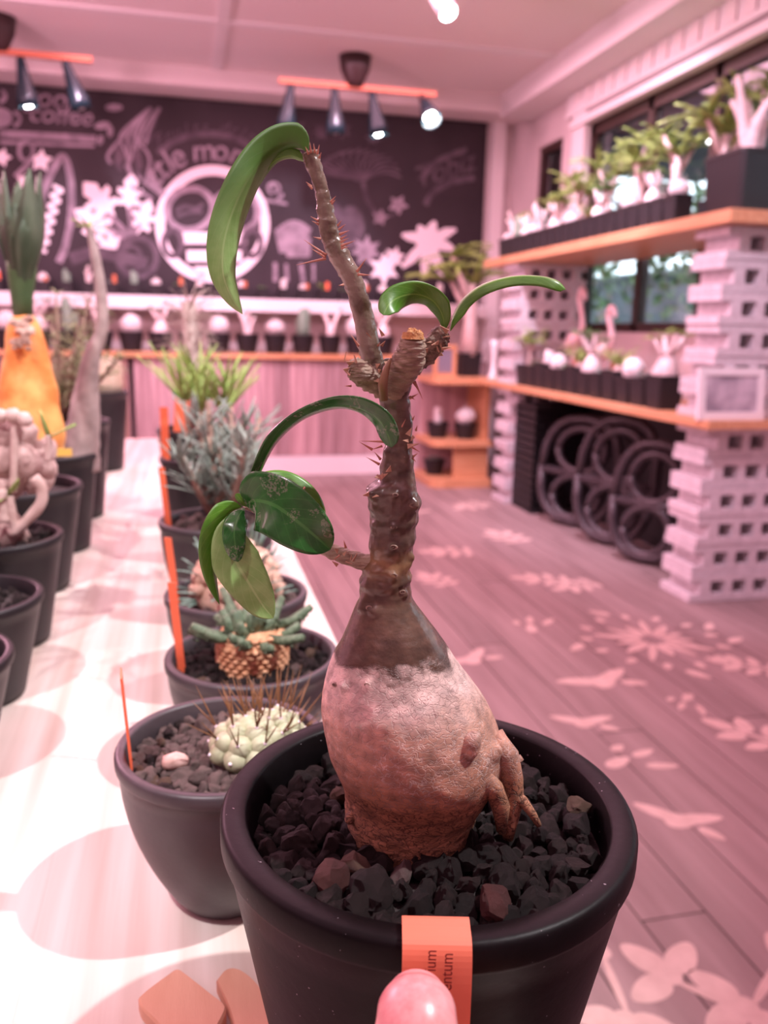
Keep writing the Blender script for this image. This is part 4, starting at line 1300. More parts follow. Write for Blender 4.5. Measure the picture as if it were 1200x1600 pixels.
# leaves
def leaf_mat(name, c1, c2, vein, rough, glint=0.0):
    m = bpy.data.materials.new(name)
    m.use_nodes = True
    nt = m.node_tree
    N, Lk = nt.nodes, nt.links
    b = N['Principled BSDF']
    b.inputs['Roughness'].default_value = rough
    b.inputs['Specular IOR Level'].default_value = 0.6
    uv = N.new('ShaderNodeUVMap')
    tc = N.new('ShaderNodeTexCoord')
    nz = N.new('ShaderNodeTexNoise')
    nz.inputs['Scale'].default_value = 240
    nz.inputs['Detail'].default_value = 5
    Lk.new(tc.outputs['Object'], nz.inputs['Vector'])
    rp = N.new('ShaderNodeValToRGB')
    rp.color_ramp.elements[0].position, rp.color_ramp.elements[1].position = 0.3, 0.7
    rp.color_ramp.elements[0].color, rp.color_ramp.elements[1].color = (*c1, 1), (*c2, 1)
    Lk.new(nz.outputs['Fac'], rp.inputs['Fac'])
    sx = N.new('ShaderNodeSeparateXYZ')
    Lk.new(uv.outputs['UV'], sx.inputs[0])

    def math_(op, a, b_=None):
        q = N.new('ShaderNodeMath')
        q.operation = op
        for i_, z in enumerate((a, b_)):
            if z is None:
                continue
            if isinstance(z, (int, float)):
                q.inputs[i_].default_value = z
            else:
                Lk.new(z, q.inputs[i_])
        return q.outputs[0]
    au = math_('ABSOLUTE', math_('SUBTRACT', sx.outputs['X'], 0.5))
    rib = math_('LESS_THAN', au, 0.028)
    sv = math_('FRACT', math_('ADD', math_('MULTIPLY', sx.outputs['Y'], 9.0), math_('MULTIPLY', au, -5.0)))
    side = math_('MULTIPLY', math_('LESS_THAN', sv, 0.10), 0.35)
    fac = math_('MAXIMUM', rib, side)
    mx = N.new('ShaderNodeMix')
    mx.data_type = 'RGBA'
    Lk.new(math_('MULTIPLY', fac, 0.6), mx.inputs[0])
    Lk.new(rp.outputs['Color'], mx.inputs[6])
    mx.inputs[7].default_value = (*vein, 1)
    out = mx.outputs[2]
    if glint:  # pale flecks painted into the colour as highlights on the leaf
        n2 = N.new('ShaderNodeTexNoise')
        n2.inputs['Scale'].default_value = 1100
        n2.inputs['Detail'].default_value = 8
        n2.inputs['Roughness'].default_value = 0.7
        Lk.new(tc.outputs['Object'], n2.inputs['Vector'])
        n3 = N.new('ShaderNodeTexNoise')
        n3.inputs['Scale'].default_value = 130
        Lk.new(tc.outputs['Object'], n3.inputs['Vector'])
        k_ = math_('MULTIPLY', math_('GREATER_THAN', n2.outputs['Fac'], 0.52), math_('GREATER_THAN', n3.outputs['Fac'], 0.54))
        m2 = N.new('ShaderNodeMix')
        m2.data_type = 'RGBA'
        Lk.new(math_('MULTIPLY', k_, glint), m2.inputs[0])
        Lk.new(out, m2.inputs[6])
        m2.inputs[7].default_value = (0.62, 0.50, 0.50, 1)
        out = m2.outputs[2]
    Lk.new(out, b.inputs['Base Color'])
    bp = N.new('ShaderNodeBump')
    bp.inputs['Strength'].default_value = 0.35
    bp.inputs['Distance'].default_value = 0.0004
    hh = math_('ADD', math_('MULTIPLY', nz.outputs['Fac'], 0.8), math_('MULTIPLY', fac, -0.7))
    Lk.new(hh, bp.inputs['Height'])
    Lk.new(bp.outputs['Normal'], b.inputs['Normal'])
    return m


M['leaf_top'] = leaf_mat('glossy_leaf_top', (0.012, 0.11, 0.012), (0.030, 0.19, 0.022), (0.07, 0.26, 0.05), 0.30)
M['leaf_glint'] = leaf_mat('leaf_top_painted_glints', (0.006, 0.080, 0.010), (0.017, 0.14, 0.020), (0.06, 0.24, 0.05), 0.24, 0.18)
M['leaf_under'] = leaf_mat('pale_leaf_underside', (0.17, 0.35, 0.085), (0.26, 0.45, 0.15), (0.36, 0.54, 0.22), 0.5)
M['leaf_bright'] = leaf_mat('fresh_leaf', (0.042, 0.170, 0.006), (0.075, 0.235, 0.012), (0.19, 0.40, 0.07), 0.38)


def two_tone():  # darker base and one side put leaf shading into the colour
    m = M['leaf_under'].copy()
    m.name = 'leaf_painted_shade'
    nt = m.node_tree
    b = nt.nodes['Principled BSDF']
    src = b.inputs['Base Color'].links[0].from_socket
    uv = [q for q in nt.nodes if q.type == 'UVMAP'][0]
    mp = nt.nodes.new('ShaderNodeVectorMath')
    mp.operation = 'DOT_PRODUCT'
    mp.inputs[1].default_value = (TT[0], TT[1], 0)
    nt.links.new(uv.outputs['UV'], mp.inputs[0])
    mr = nt.nodes.new('ShaderNodeMapRange')
    mr.inputs['From Min'].default_value = TT[2]
    mr.inputs['From Max'].default_value = TT[3]
    nt.links.new(mp.outputs['Value'], mr.inputs['Value'])
    mx = nt.nodes.new('ShaderNodeMix')
    mx.data_type = 'RGBA'
    nt.links.new(mr.outputs['Result'], mx.inputs[0])
    mx.inputs[6].default_value = (0.034, 0.125, 0.003, 1)
    nt.links.new(src, mx.inputs[7])
    nt.links.new(mx.outputs[2], b.inputs['Base Color'])
    return m


TT = (-0.35, 1.0, 0.15, 0.55)
M['leaf_shade_blend'] = two_tone()


def leaf(mid, hw, ang, fold, mats, n=34, tip=0.25, base=0.15, ruffle=0.0, name='leaf', pw=0.5):
    """mid: (px, py, off) points; hw: half width px; ang: list of roll degrees along the leaf; fold: V depth"""
    P = [Vector(q) for q in spline([fp(*p) for p in mid], n)]
    A = [q[0] for q in spline([(a,) for a in ang], n)] if len(ang) > 1 else [ang[0]] * n
    F = [q[0] for q in spline([(a,) for a in fold], n)] if len(fold) > 1 else [fold[0]] * n
    NU = 11
    top, uvs = [], []
    for i, p in enumerate(P):
        u = i / (n - 1)
        t = (P[min(i + 1, n - 1)] - P[max(i - 1, 0)]).normalized()
        v = (CAM - p).normalized()
        s = t.cross(v).normalized()
        v2 = s.cross(t).normalized()
        a = math.radians(A[i])
        side = s * math.cos(a) + v2 * math.sin(a)
        nr = side.cross(t).normalized() * -1
        prof = min(1.0, (u / base) ** 0.8 if u < base else 1.0) * (1.0 if u < 1 - tip else max(0.0, 1 - ((u - 1 + tip) / tip) ** 2) ** pw)
        prof = max(0.05, prof) if u < 0.5 else max(0.01, prof)
        h = hw * prof * 0.226 / FPX
        for k in range(NU):
            c = -1 + 2 * k / (NU - 1)
            lift = F[i] * abs(c) ** 1.3 * h + ruffle * h * abs(c) * math.sin(u * 23 + (2 if c > 0 else 0))
            top.append(p + side * h * c * math.sqrt(max(0.05, 1 - (F[i] * 0.6) ** 2)) + nr * lift)
            uvs.append((0.5 + c / 2, u))
    th = 0.00028
    mb = MB()
    fs = []
    nb = len(top)
    for i in range(n - 1):
        for k in range(NU - 1):
            q = (i * NU + k, i * NU + k + 1, (i + 1) * NU + k + 1, (i + 1) * NU + k)
            fs.append(q)
    me_n = [Vector()] * nb
    # vertex normals for thickness
    acc = [Vector((0, 0, 0)) for _ in top]
    for q in fs:
        nn = (top[q[2]] - top[q[0]]).cross(top[q[3]] - top[q[1]])
        for j in q:
            acc[j] += nn
    bot = [p - a_.normalized() * th for p, a_ in zip(top, acc)]
    mb.v = [Vector(p) for p in top + bot]
    for q in fs:
        mb.f.append(q)
        mb.m.append(0)
        mb.f.append(tuple(j + nb for j in reversed(q)))
        mb.m.append(1)
    for i in range(n - 1):
        for e in (0, NU - 1):
            j0, j1 = i * NU + e, (i + 1) * NU + e
            mb.f.append((j0, j1, j1 + nb, j0 + nb))
            mb.m.append(0)
    org = fgp.location
    me = bpy.data.meshes.new(name)
    me.from_pydata([tuple(p - org) for p in mb.v], [], mb.f)
    for m_ in mats:
        me.materials.append(m_)
    me.polygons.foreach_set('material_index', mb.m)
    me.polygons.foreach_set('use_smooth', [True] * len(mb.f))
    ul = me.uv_layers.new(name='UVMap')
    for lp in me.loops:
        ul.data[lp.index].uv = uvs[lp.vertex_index % nb]
    bm = bmesh.new()
    bm.from_mesh(me)
    bmesh.ops.recalc_face_normals(bm, faces=bm.faces)
    bm.to_mesh(me)
    bm.free()
    return link(name, me, fgp)


TU = [M['leaf_top'], M['leaf_under']]
UT = [M['leaf_under'], M['leaf_top']]
# A: long leaf arching over to the left from the shoot tip
leaf([(481, 240, 0), (465, 228, 0.001), (440, 229, 0.001), (412, 248, 0), (385, 285, -0.002), (362, 335, -0.003), (349, 385, -0.004), (349, 430, -0.004), (362, 465, -0.003), (379, 491, -0.002)], 27, [60, 30, 15, 5, -10], [0.75, 0.55, 0.35], [M['leaf_shade_blend'], M['leaf_shade_blend']], n=48, tip=0.5, base=0.12, pw=0.85)
leaf([(478, 252, 0.003), (455, 244, 0.004), (432, 250, 0.004), (415, 268, 0.004), (402, 292, 0.004)], 10, [40, 30], [0.6], [M['leaf_bright'], M['leaf_under']], tip=0.4)
# B, C: pair on the side twig
leaf([(695, 518, -0.002), (691, 492, -0.003), (676, 470, -0.004), (652, 460, -0.006), (627, 463, -0.009), (609, 474, -0.012), (599, 492, -0.014)], 19, [15, 35, 10, -25], [0.3, 0.2], [M['leaf_bright'], M['leaf_glint']], tip=0.3, base=0.25)
leaf([(703, 517, -0.002), (708, 496, -0.002), (725, 468, -0.002), (755, 446, -0.003), (798, 433, -0.004), (840, 432, -0.005), (868, 439, -0.006), (884, 452, -0.006)], 15, [60, 55, 60, 55], [0.45], [M['leaf_bright'], M['leaf_top']], tip=0.2, base=0.2)
# D: long leaf bowing over in front of the trunk
leaf([(387, 790, 0), (394, 765, -0.001), (405, 735, -0.003), (430, 690, -0.006), (470, 655, -0.010), (520, 636, -0.013), (560, 638, -0.016), (590, 655, -0.018), (605, 678, -0.019), (612, 699, -0.019)], 21, [-45, -60, -66, -50, -25], [0.3, 0.2], [M['leaf_glint'], M['leaf_bright']], n=44, tip=0.22, base=0.35)
# E: broad leaf facing the viewer and the one behind it
leaf([(384, 788, -0.003), (400, 782, -0.006), (430, 790, -0.010), (465, 815, -0.012), (495, 840, -0.012), (516, 859, -0.010)], 47, [-8, -5], [-0.22], [M['leaf_glint'], M['leaf_under']], tip=0.6, base=0.22, ruffle=0.02, pw=0.68)
leaf([(392, 775, 0.002), (415, 757, 0.002), (445, 755, 0.002), (475, 772, 0.002), (494, 798, 0.002), (503, 830, 0.003)], 22, [10, 20], [0.2], [M['leaf_bright'], M['leaf_under']], tip=0.5)
# F, G: leaves hanging from the same shoot
leaf([(378, 792, -0.002), (360, 800, -0.004), (342, 825, -0.006), (333, 860, -0.006), (334, 900, -0.005), (343, 944, -0.004)], 24, [35, 45, 40], [0.5], [M['leaf_bright'], M['leaf_under']], tip=0.6, base=0.25, pw=0.8)
leaf([(380, 795, -0.003), (368, 815, -0.006), (360, 840, -0.008), (368, 875, -0.009), (388, 910, -0.009), (410, 945, -0.008), (427, 966, -0.007)], 38, [5, 0], [-0.15], UT, tip=0.55, base=0.5, ruffle=0.03, pw=0.75)
leaf([(382, 794, -0.005), (372, 808, -0.008), (366, 830, -0.011), (368, 855, -0.012), (372, 878, -0.012)], 19, [-10, 10], [0.35], [M['leaf_glint'], M['leaf_under']], tip=0.5, base=0.3, ruffle=0.1)
leaf([(386, 792, -0.002), (377, 782, -0.003), (372, 776, -0.003), (368, 772, -0.003)], 6, [10], [0.3], [M['leaf_bright'], M['leaf_under']], tip=0.5)

cxy = fp(640, 1300)
scatter(fgp, (FG.x, FG.y, GZ + 0.0005), 0.0525, 280, 0.0030, 0.0054, [(cxy.x, cxy.y, 0.0158)], ['stone', 'stone', 'stone', 'stone_tan', 'stone_brown'], 21, dome=0.001)
for (px, py, s, key) in ((515, 1368, 0.0046, 'stone_red'), (552, 1353, 0.0042, 'stone_tan'), (773, 1410, 0.0046, 'stone_red'), (583, 1388, 0.0058, 'stone'), (905, 1262, 0.0045, 'stone_tan')):
    p = on_z(px, py, GZ + 0.005)
    link('lava_stone', SM[key][0], fgp, p - fgp.location, (0.3, 0.4, px), (s, s, s * 0.9))
# ================================================================== plant label bent over the nearest rim
LAT = _r0.copy()
RIMZ = TZ + PH
lab0 = fp(680.5, 1425, -0.0545)


def lp(off, z, lat=0.0):
    return Vector((FG.x, FG.y, 0)) + NH * off + LAT * ((lab0 - FG).dot(LAT) + lat) + Vector((0, 0, z))


lblw = (fp(733, 1425, -0.0545) - fp(628, 1425, -0.0545)).length / 2
path = spline([(-0.0515, RIMZ - 0.020), (-0.0522, RIMZ - 0.008), (-0.0538, RIMZ + 0.0010), (-0.0585, RIMZ + 0.0016), (-0.0632, RIMZ + 0.0004), (-0.0652, RIMZ - 0.006), (-0.0658, RIMZ - 0.02), (-0.0660, RIMZ - 0.045), (-0.0662, RIMZ - 0.062)], 40)
M['label_peach'] = mat('orange_label_plastic', (0.72, 0.19, 0.11), 0.45)
M['label_ink'] = mat('dark_red_ink', (0.20, 0.012, 0.014), 0.6)
lt = thing('plant_label', lp(-0.059, RIMZ), 'orange plastic plant label bent over the nearest pot rim under the thumb', 'label')
mb = MB()
rr_ = []
for i, (o_, z_) in enumerate(path):
    o2, z2 = path[min(i + 1, len(path) - 1)]
    o1, z1 = path[max(i - 1, 0)]
    tn = Vector((o2 - o1, z2 - z1)).normalized()
    nx, nz2 = -tn.y * 0.00022, tn.x * 0.00022
    rr_.append([lp(o_ - nx, z_ - nz2, -lblw), lp(o_ - nx, z_ - nz2, lblw), lp(o_ + nx, z_ + nz2, lblw), lp(o_ + nx, z_ + nz2, -lblw)])
mb.loft(rr_)
strip = mb.build('label_strip', M['label_peach'], lt)


def label_text(txt, px, py, size_px):
    d = ray(px, py)
    p = fp(px, py, -0.0664)
    mpp = (fp(700, 1500, -0.066) - fp(701, 1500, -0.066)).length
    cu = bpy.data.curves.new('lettering', 'FONT')
    cu.body = txt
    cu.size = size_px * mpp
    cu.align_x = 'RIGHT'
    cu.extrude = 0.00003
    cu.materials.append(M['label_ink'])
    tmp = bpy.data.objects.new('lettering', cu)
    COL.objects.link(tmp)
    bpy.context.view_layer.update()
    me = bpy.data.meshes.new_from_object(tmp.evaluated_get(bpy.context.evaluated_depsgraph_get()))
    bpy.data.objects.remove(tmp, do_unlink=True)
    o = link('lettering', me, strip)
    X, Y, Z = Vector((0, 0, 1)), -LAT, -NH
    o.matrix_local = Matrix(((X.x, Y.x, Z.x, p.x - lt.location.x), (X.y, Y.y, Z.y, p.y - lt.location.y), (X.z, Y.z, Z.z, p.z - lt.location.z), (0, 0, 0, 1)))


label_text('ium', 682, 1484, 27)
label_text('entum', 708, 1489, 27)

# ================================================================== the hand whose thumb holds the label
M['skin'] = mat('skin', (0.50, 0.20, 0.155), 0.45, (0.58, 0.25, 0.20), 120, bump=0.12, bscale=900, sss=0.25)
M['nail'] = mat('fingernail', (0.62, 0.24, 0.24), 0.33, (0.70, 0.32, 0.32), 90, stretch=(6, 6, 0.6))
per = thing('person', lp(-0.10, TZ + 0.012, 0.01), 'bare thumb of a hand pressing the orange label against the nearest pot', 'person')
mpp = (fp(650, 1560, -0.074) - fp(651, 1560, -0.074)).length
tc_ = [fp(651, y_, o_) for y_, o_ in ((1527, -0.0692), (1532, -0.0698), (1542, -0.0712), (1557, -0.0738), (1577, -0.0772), (1612, -0.0830))]
tr_ = [8, 21, 34, 45, 54, 63]
tr_ = [q * mpp for q in tr_]
UPV = Vector((0, 0, 1))
c = tc_[-1]
for dn, dz, dl, r in ((-0.007, -0.013, 0.0, 0.0092), (-0.008, -0.015, 0.001, 0.0096), (-0.012, -0.020, 0.004, 0.0102), (-0.016, -0.018, 0.010, 0.014), (-0.022, -0.005, 0.016, 0.021), (-0.035, 0.0, 0.018, 0.024), (-0.045, 0.002, 0.016, 0.023), (-0.08, 0.01, 0.02, 0.027), (-0.12, 0.02, 0.02, 0.031)):
    c = c + NH * dn + UPV * dz + LAT * dl
    tc_.append(c)
    tr_.append(r)
dense = spline([(*p, r) for p, r in zip(tc_, tr_)], 70)
hb = MB().tube([q[:3] for q in dense], [q[3] for q in dense], 28)
# flatten the thumb pad a little towards the label is left to the loft; fingers curl beside the palm
for k_, (zf, ln) in enumerate(((0.792, 1.0), (0.775, 1.06), (0.759, 1.0), (0.7465, 0.85))):
    root = tc_[10] + LAT * 0.008
    kn = lp(-0.118 + 0.003 * k_, zf, 0.050)
    p1 = lp(-0.118 + 0.036 * ln, zf, 0.040)
    p2 = lp(-0.118 + 0.040 * ln, zf, 0.016)
    p3 = lp(-0.118 + 0.022 * ln, zf, 0.006)
    p4 = lp(-0.118 + 0.006 * ln, zf, 0.012)
    fl = spline([(*root, 0.014), (*kn, 0.0100), (*p1, 0.0088), (*p2, 0.0082), (*p3, 0.0076), (*p4, 0.0062)], 30)
    hb.tube([q[:3] for q in fl], [q[3] if i < 28 else q[3] * (0.8 if i == 28 else 0.4) for i, q in enumerate(fl)], 14)
hb.build('hand', M['skin'], per, True)
# nail on the viewer's side of the thumb
nb_ = MB()
rows_n = []
for i in range(43):
    u = i / 42
    q = dense[3 + i]
    ctr, rad = Vector(q[:3]), q[3]
    wang = math.radians(66) * (math.sqrt(max(0, 1 - (1 - min(1, u / 0.16)) ** 2)) if u < 0.16 else 1.0)
    wang = max(wang, 0.05)
    ki = 3 + i
    tg = (Vector(dense[ki + 1][:3]) - Vector(dense[ki - 1][:3])).normalized()
    outv = CAM - ctr
    outv = (outv - tg * outv.dot(tg)).normalized()
    sd = tg.cross(outv).normalized()
    rows_n.append([ctr + (outv * math.cos(t * wang) + sd * math.sin(t * wang)) * (rad * 1.015 + 0.0003) for t in [-1 + j / 8 for j in range(17)]])
vs_ = [p for r in rows_n for p in r]
inn = [p + (Vector(dense[12][:3]) - p).normalized() * 0.0004 for p in vs_]
n_c = 17
fs = []
tot = len(vs_)
for i in range(42):
    for j in range(16):
        a = i * n_c + j
        fs.append((a, a + 1, a + n_c + 1, a + n_c))
        fs.append((a + tot, a + n_c + tot, a + n_c + 1 + tot, a + 1 + tot))
for i in range(42):
    for j in (0, 16):
        a = i * n_c + j
        fs.append((a, a + n_c, a + n_c + tot, a + tot))
for j in range(16):
    for i in (0, 42):
        a = i * n_c + j
        fs.append((a, a + 1, a + 1 + tot, a + tot))
nb_.add(vs_ + inn, fs)
nb_.build('thumb_nail', M['nail'], per, True)

# ================================================================== potted plants on the table
BOWL = {}


def bowl(R, H, foot, kind='bowl', m='pot'):
    k = (round(R, 4), round(H, 4), round(foot, 4), kind, m)
    if k not in BOWL:
        BOWL[k] = pot_mesh('pot', R, H, foot, kind, 0.0048, 0.007, m=m)
    return BOWL[k]


def stake(parent, top_px, bot, wid, m, label=True):
    """flat label stake from picture point top to the soil point bot (world)"""
    top = on_y(top_px[0], top_px[1], bot.y)
    ax = (top - bot).normalized()
    sd = LAT if wid[1] is None else wid[1]
    n2 = ax.cross(sd).normalized() * 0.0004
    s = sd * wid[0]
    low = bot - ax * 0.012
    v = [low - s * 0.25 - n2, low + s * 0.25 - n2, bot + s - n2, top + s - n2, top - s - n2, bot - s - n2]
    v += [p + 2 * n2 for p in v]
    mb = MB().add(v, [(0, 1, 2, 3, 4, 5), (11, 10, 9, 8, 7, 6)] + [(i, (i + 1) % 6, (i + 1) % 6 + 6, i + 6) for i in range(6)])
    return mb.build('label_stake', m, parent)


def table_pot(name, x, y, R, H, foot, label, cat='plant', soil='soil', nst=0, ss=(0.003, 0.005), keys=('stone',), avoid=(), kind='bowl', seed=1, gdrop=0.008, group='potted plants on the table'):
    t = thing(name, (x, y, TZ), label, cat, group)
    link('pot', bowl(R, H, foot, kind, 'pot_row' if kind == 'tall' else 'pot'), t)
    gz = TZ + H - gdrop
    MB().lathe([(0.0, -0.01), (R - 0.008, -0.01), (R - 0.0062, -0.001), (R * 0.5, 0.0), (0.0, 0.0005)], (x, y, gz - 0.0015), 32, cap0=False, cap1=False).build('gravel_bed', M[soil], t)['kind'] = 'stuff'
    if nst:
        scatter(t, (x, y, gz), R - 0.0055, nst, ss[0], ss[1], avoid, list(keys), seed)
    return t, gz


def blade(mb, p, d, L, w_, bend=0.3, segs=4, up=UPV):
    """narrow leaf as a folded tapering strip with thickness"""
    d = d.normalized()
    s = d.cross(up)
    s = s.normalized() if s.length > 1e-4 else Vector((1, 0, 0))
    n2 = s.cross(d).normalized()
    rows_ = []
    for i in range(segs + 1):
        u = i / segs
        c_ = p + d * L * u - up * bend * L * u * u
        ww = w_ * (0.5 + 0.9 * u - 1.35 * u * u) * (1 if i < segs else 0.15)
        rows_.append([c_ - s * ww, c_ + n2 * w_ * 0.25, c_ + s * ww, c_ - n2 * w_ * 0.12])
    mb.loft(rows_)


def rosette(mb, p, n, L, w_, rnd, up=0.5, bend=0.3, segs=4):
    for i in range(n):
        a = rnd.uniform(0, 6.283)
        e = rnd.uniform(up - 0.35, up + 0.5)
        d = Vector((math.cos(a), math.sin(a), e))
        blade(mb, p, d, L * rnd.uniform(0.7, 1.1), w_, bend * rnd.uniform(0.4, 1.3), segs)


ICO = {}


def ico(sub=1):
    if sub not in ICO:
        bm = bmesh.new()
        bmesh.ops.create_icosphere(bm, subdivisions=sub, radius=1.0)
        bm.verts.ensure_lookup_table()
        ICO[sub] = ([v.co.copy() for v in bm.verts], [tuple(v.index for v in f.verts) for f in bm.faces])
        bm.free()
    return ICO[sub]


def ball(mb, c, r, sub=2, sc=(1, 1, 1), jit=0.0, mi=0):
    V, Fc = ico(sub)
    c = Vector(c)
    out = []
    for v in V:
        q = Vector((v.x * sc[0], v.y * sc[1], v.z * sc[2])) * r
        if jit:
            q *= 1 + jit * noise.noise((c + q) * (1.3 / r))
        out.append(c + q)
    mb.add(out, Fc, mi)


# ---- small tubercled cactus with long brown spines, beside the nearest pot
P2 = (0.0111, 0.339)
t2, g2 = table_pot('potted_cactus', P2[0], P2[1], 0.046, 0.0752, 0.021, 'pale green globe cactus with long brown spines in a round black bowl', 'plant', 'soil_brown', 230, (0.0024, 0.0042), ('stone_brown', 'stone', 'stone_tan'), [(P2[0] + 0.010, P2[1] - 0.004, 0.017)], seed=5)
M['cactus_pale'] = mat('pale_cactus_skin', (0.34, 0.37, 0.22), 0.5, (0.46, 0.47, 0.32), 160)
M['areole'] = mat('white_areole', (0.85, 0.72, 0.80), 0.9)
M['spine'] = mat('brown_spine', (0.16, 0.07, 0.035), 0.5, (0.30, 0.15, 0.06), 300)
spm = MB().lathe([(0.06, 0), (0.05, 0.4), (0.008, 1.0)], n=6).mesh('spine', M['spine'], True)
rk = random.Random(4)
cc = Vector((P2[0] + 0.011, P2[1] - 0.003, g2 + 0.004))
heads = [(cc, 0.0165), (cc + Vector((0.012, 0.008, 0.002)), 0.0125)]
areo = []
for hc, hr in heads:
    body = MB()
    ball(body, hc, hr * 0.86, 3, (1, 1, 0.8))
    k = 0
    for ring_, (ph, nn) in enumerate(((0.15, 9), (0.62, 8), (1.08, 5), (1.5, 1))):
        for i in range(nn):
            a = 2 * math.pi * (i + 0.5 * (ring_ % 2)) / nn
            d = Vector((math.cos(a) * math.cos(ph), math.sin(a) * math.cos(ph), math.sin(ph)))
            tcn = hc + Vector((d.x, d.y, d.z * 0.82)) * hr * 0.80
            ball(body, tcn, hr * 0.33, 2)
            areo.append((tcn + d * hr * 0.32, d, ring_))
    body.build('cactus_body', M['cactus_pale'], t2, True)
ab = MB()
for p, d, ring_ in areo:
    ball(ab, p, 0.0009, 1)
ab.build('areoles', M['areole'], t2, True)['kind'] = 'stuff'
for p, d, ring_ in areo:
    if ring_ == 0 and rk.random() < 0.35:
        continue
    for j in range(2 if ring_ < 2 else 3):
        dd_ = (d + Vector((rk.uniform(-.4, .4), rk.uniform(-.4, .4), rk.uniform(0.3, 1.0)))).normalized()
        L = rk.uniform(0.012, 0.022) if ring_ else rk.uniform(0.008, 0.014)
        o = link('spine', spm, t2, p - t2.location)
        o.rotation_euler = dd_.to_track_quat('Z', 'Y').to_euler()
        o.scale = (0.0068, 0.0068, L)
sh_ = MB()
ball(sh_, on_z(272, 1190, g2 + 0.004), 0.0048, 2, (1.2, 0.8, 0.8), 0.3)
sh_.build('pale_pebble', mat('pale_pebble', (0.62, 0.42, 0.38), 0.8, (0.5, 0.3, 0.26), 300), t2, True)
edge = Vector((P2[0] - 0.0385, P2[1] - 0.006, g2))
stake(t2, (189, 1052), edge, (0.006, Vector((-0.075, 1, 0)).normalized()), M['orange_label'])

# ---- scaly orange caudex with green fingers
P3 = (0.0327, 0.4561)
t3, g3 = table_pot('potted_euphorbia', P3[0], P3[1], 0.05, 0.0682, 0.025, 'scaly orange-brown stump sprouting dark green fingers in a round black bowl', 'plant', 'soil', 150, (0.0028, 0.0048), ('stone', 'stone_tan', 'stone_brown'), [(P3[0], P3[1], 0.019)], seed=8)
M['orange_scale'] = mat('orange_scaly_bark', (0.52, 0.24, 0.12), 0.7, (0.66, 0.38, 0.22), 160, bump=0.4, bscale=300)
M['finger_green'] = mat('knobbly_green_stem', (0.06, 0.10, 0.055), 0.6, (0.14, 0.20, 0.12), 260, bump=0.5, bscale=400)
body = MB()
b3 = Vector((P3[0], P3[1], g3 - 0.004))
body.lathe([(0.018, 0), (0.0195, 0.006), (0.0195, 0.016), (0.018, 0.022), (0.012, 0.026), (0.0, 0.027)], b3, 32, cap1=False)
for ring_ in range(8):
    for i in range(22):
        a = 2 * math.pi * (i + 0.5 * (ring_ % 2)) / 22
        zz2 = 0.004 + ring_ * 0.0029
        R3 = 0.0188 if ring_ < 6 else 0.0165
        ball(body, b3 + Vector((R3 * math.cos(a), R3 * math.sin(a), zz2)), 0.0028, 1, (1.1, 1.1, 0.55))
body.build('stump', M['orange_scale'], t3, True)
for i in range(34):
    a = 2 * math.pi * i / 15 + rk.uniform(-.15, .15)
    L = rk.uniform(0.012, 0.026) if i < 15 else rk.uniform(0.008, 0.014)
    e = rk.uniform(-0.15, 0.6) if i < 15 else rk.uniform(0.7, 3.0)
    ro = 0.014 if i < 15 else (0.010 if i < 26 else 0.004)
    p = b3 + Vector((ro * math.cos(a), ro * math.sin(a), 0.023 + rk.uniform(-0.002, 0.003)))
    d = Vector((math.cos(a), math.sin(a), e)).normalized()
    fm_ = MB().tube([p, p + d * L * 0.5, p + d * L + Vector((0, 0, 0.004))], [0.0026, 0.0030, 0.0022], 8, jit=0.2)
    for j in range(10):
        u = rk.random()
        an = rk.uniform(0, 6.28)
        q = p + d * L * u + Vector((math.cos(an), math.sin(an), rk.uniform(-1, 1))).normalized() * 0.0028
        ball(fm_, q, 0.0009, 1)
    fm_.build('finger', M['finger_green'], t3, True)
stake(t3, (268, 910), Vector((P3[0] - 0.040, P3[1] - 0.006, g3)), (0.0022, None), M['orange_label'])

# ---- peach fuzzy stump with blue-green leaves
P4 = (0.030, 0.568)
t4, g4 = table_pot('potted_succulent', P4[0], P4[1], 0.05, 0.070, 0.025, 'peach-coloured knobbly stump with blue-green leaves in the third bowl along the table edge', 'plant', 'soil_brown', 70, (0.003, 0.005), ('stone_brown', 'stone'), [(P4[0], P4[1], 0.028)], seed=9)
M['peach'] = mat('peach_bark', (0.55, 0.34, 0.25), 0.8, (0.66, 0.45, 0.35), 120, bump=0.5, bscale=200)
body = MB()
for i in range(95):
    a, e = rk.uniform(0, 6.28), rk.uniform(-0.1, 1.5)
    d = Vector((math.cos(a) * math.cos(e), math.sin(a) * math.cos(e), math.sin(e) * 1.3))
    ball(body, Vector((P4[0], P4[1], g4 + 0.004)) + d * 0.028, 0.0065, 1, jit=0.3)
body.lathe([(0.027, 0), (0.029, 0.010), (0.025, 0.026), (0.010, 0.040), (0, 0.041)], (P4[0], P4[1], g4 - 0.004), 20, cap1=False)
body.build('stump', M['peach'], t4, True)
M['bluegreen'] = mat('blue_green_leaf', (0.12, 0.20, 0.16), 0.6, (0.22, 0.32, 0.27), 200)
lv = MB()
for i in range(70):
    a, e = rk.uniform(0, 6.28), rk.uniform(0.0, 1.5)
    d = Vector((math.cos(a) * math.cos(e), math.sin(a) * math.cos(e), math.sin(e) * 1.3))
    blade(lv, Vector((P4[0], P4[1], g4 + 0.004)) + d * 0.032, d + Vector((rk.uniform(-.5, .5), rk.uniform(-.5, .5), rk.uniform(0, .6))), rk.uniform(0.012, 0.020), 0.0026, 0.2)
lv.build('foliage', M['bluegreen'], t4, True)
stake(t4, (262, 840), Vector((P4[0] - 0.041, P4[1] - 0.006, g4)), (0.0024, None), M['orange_label'])

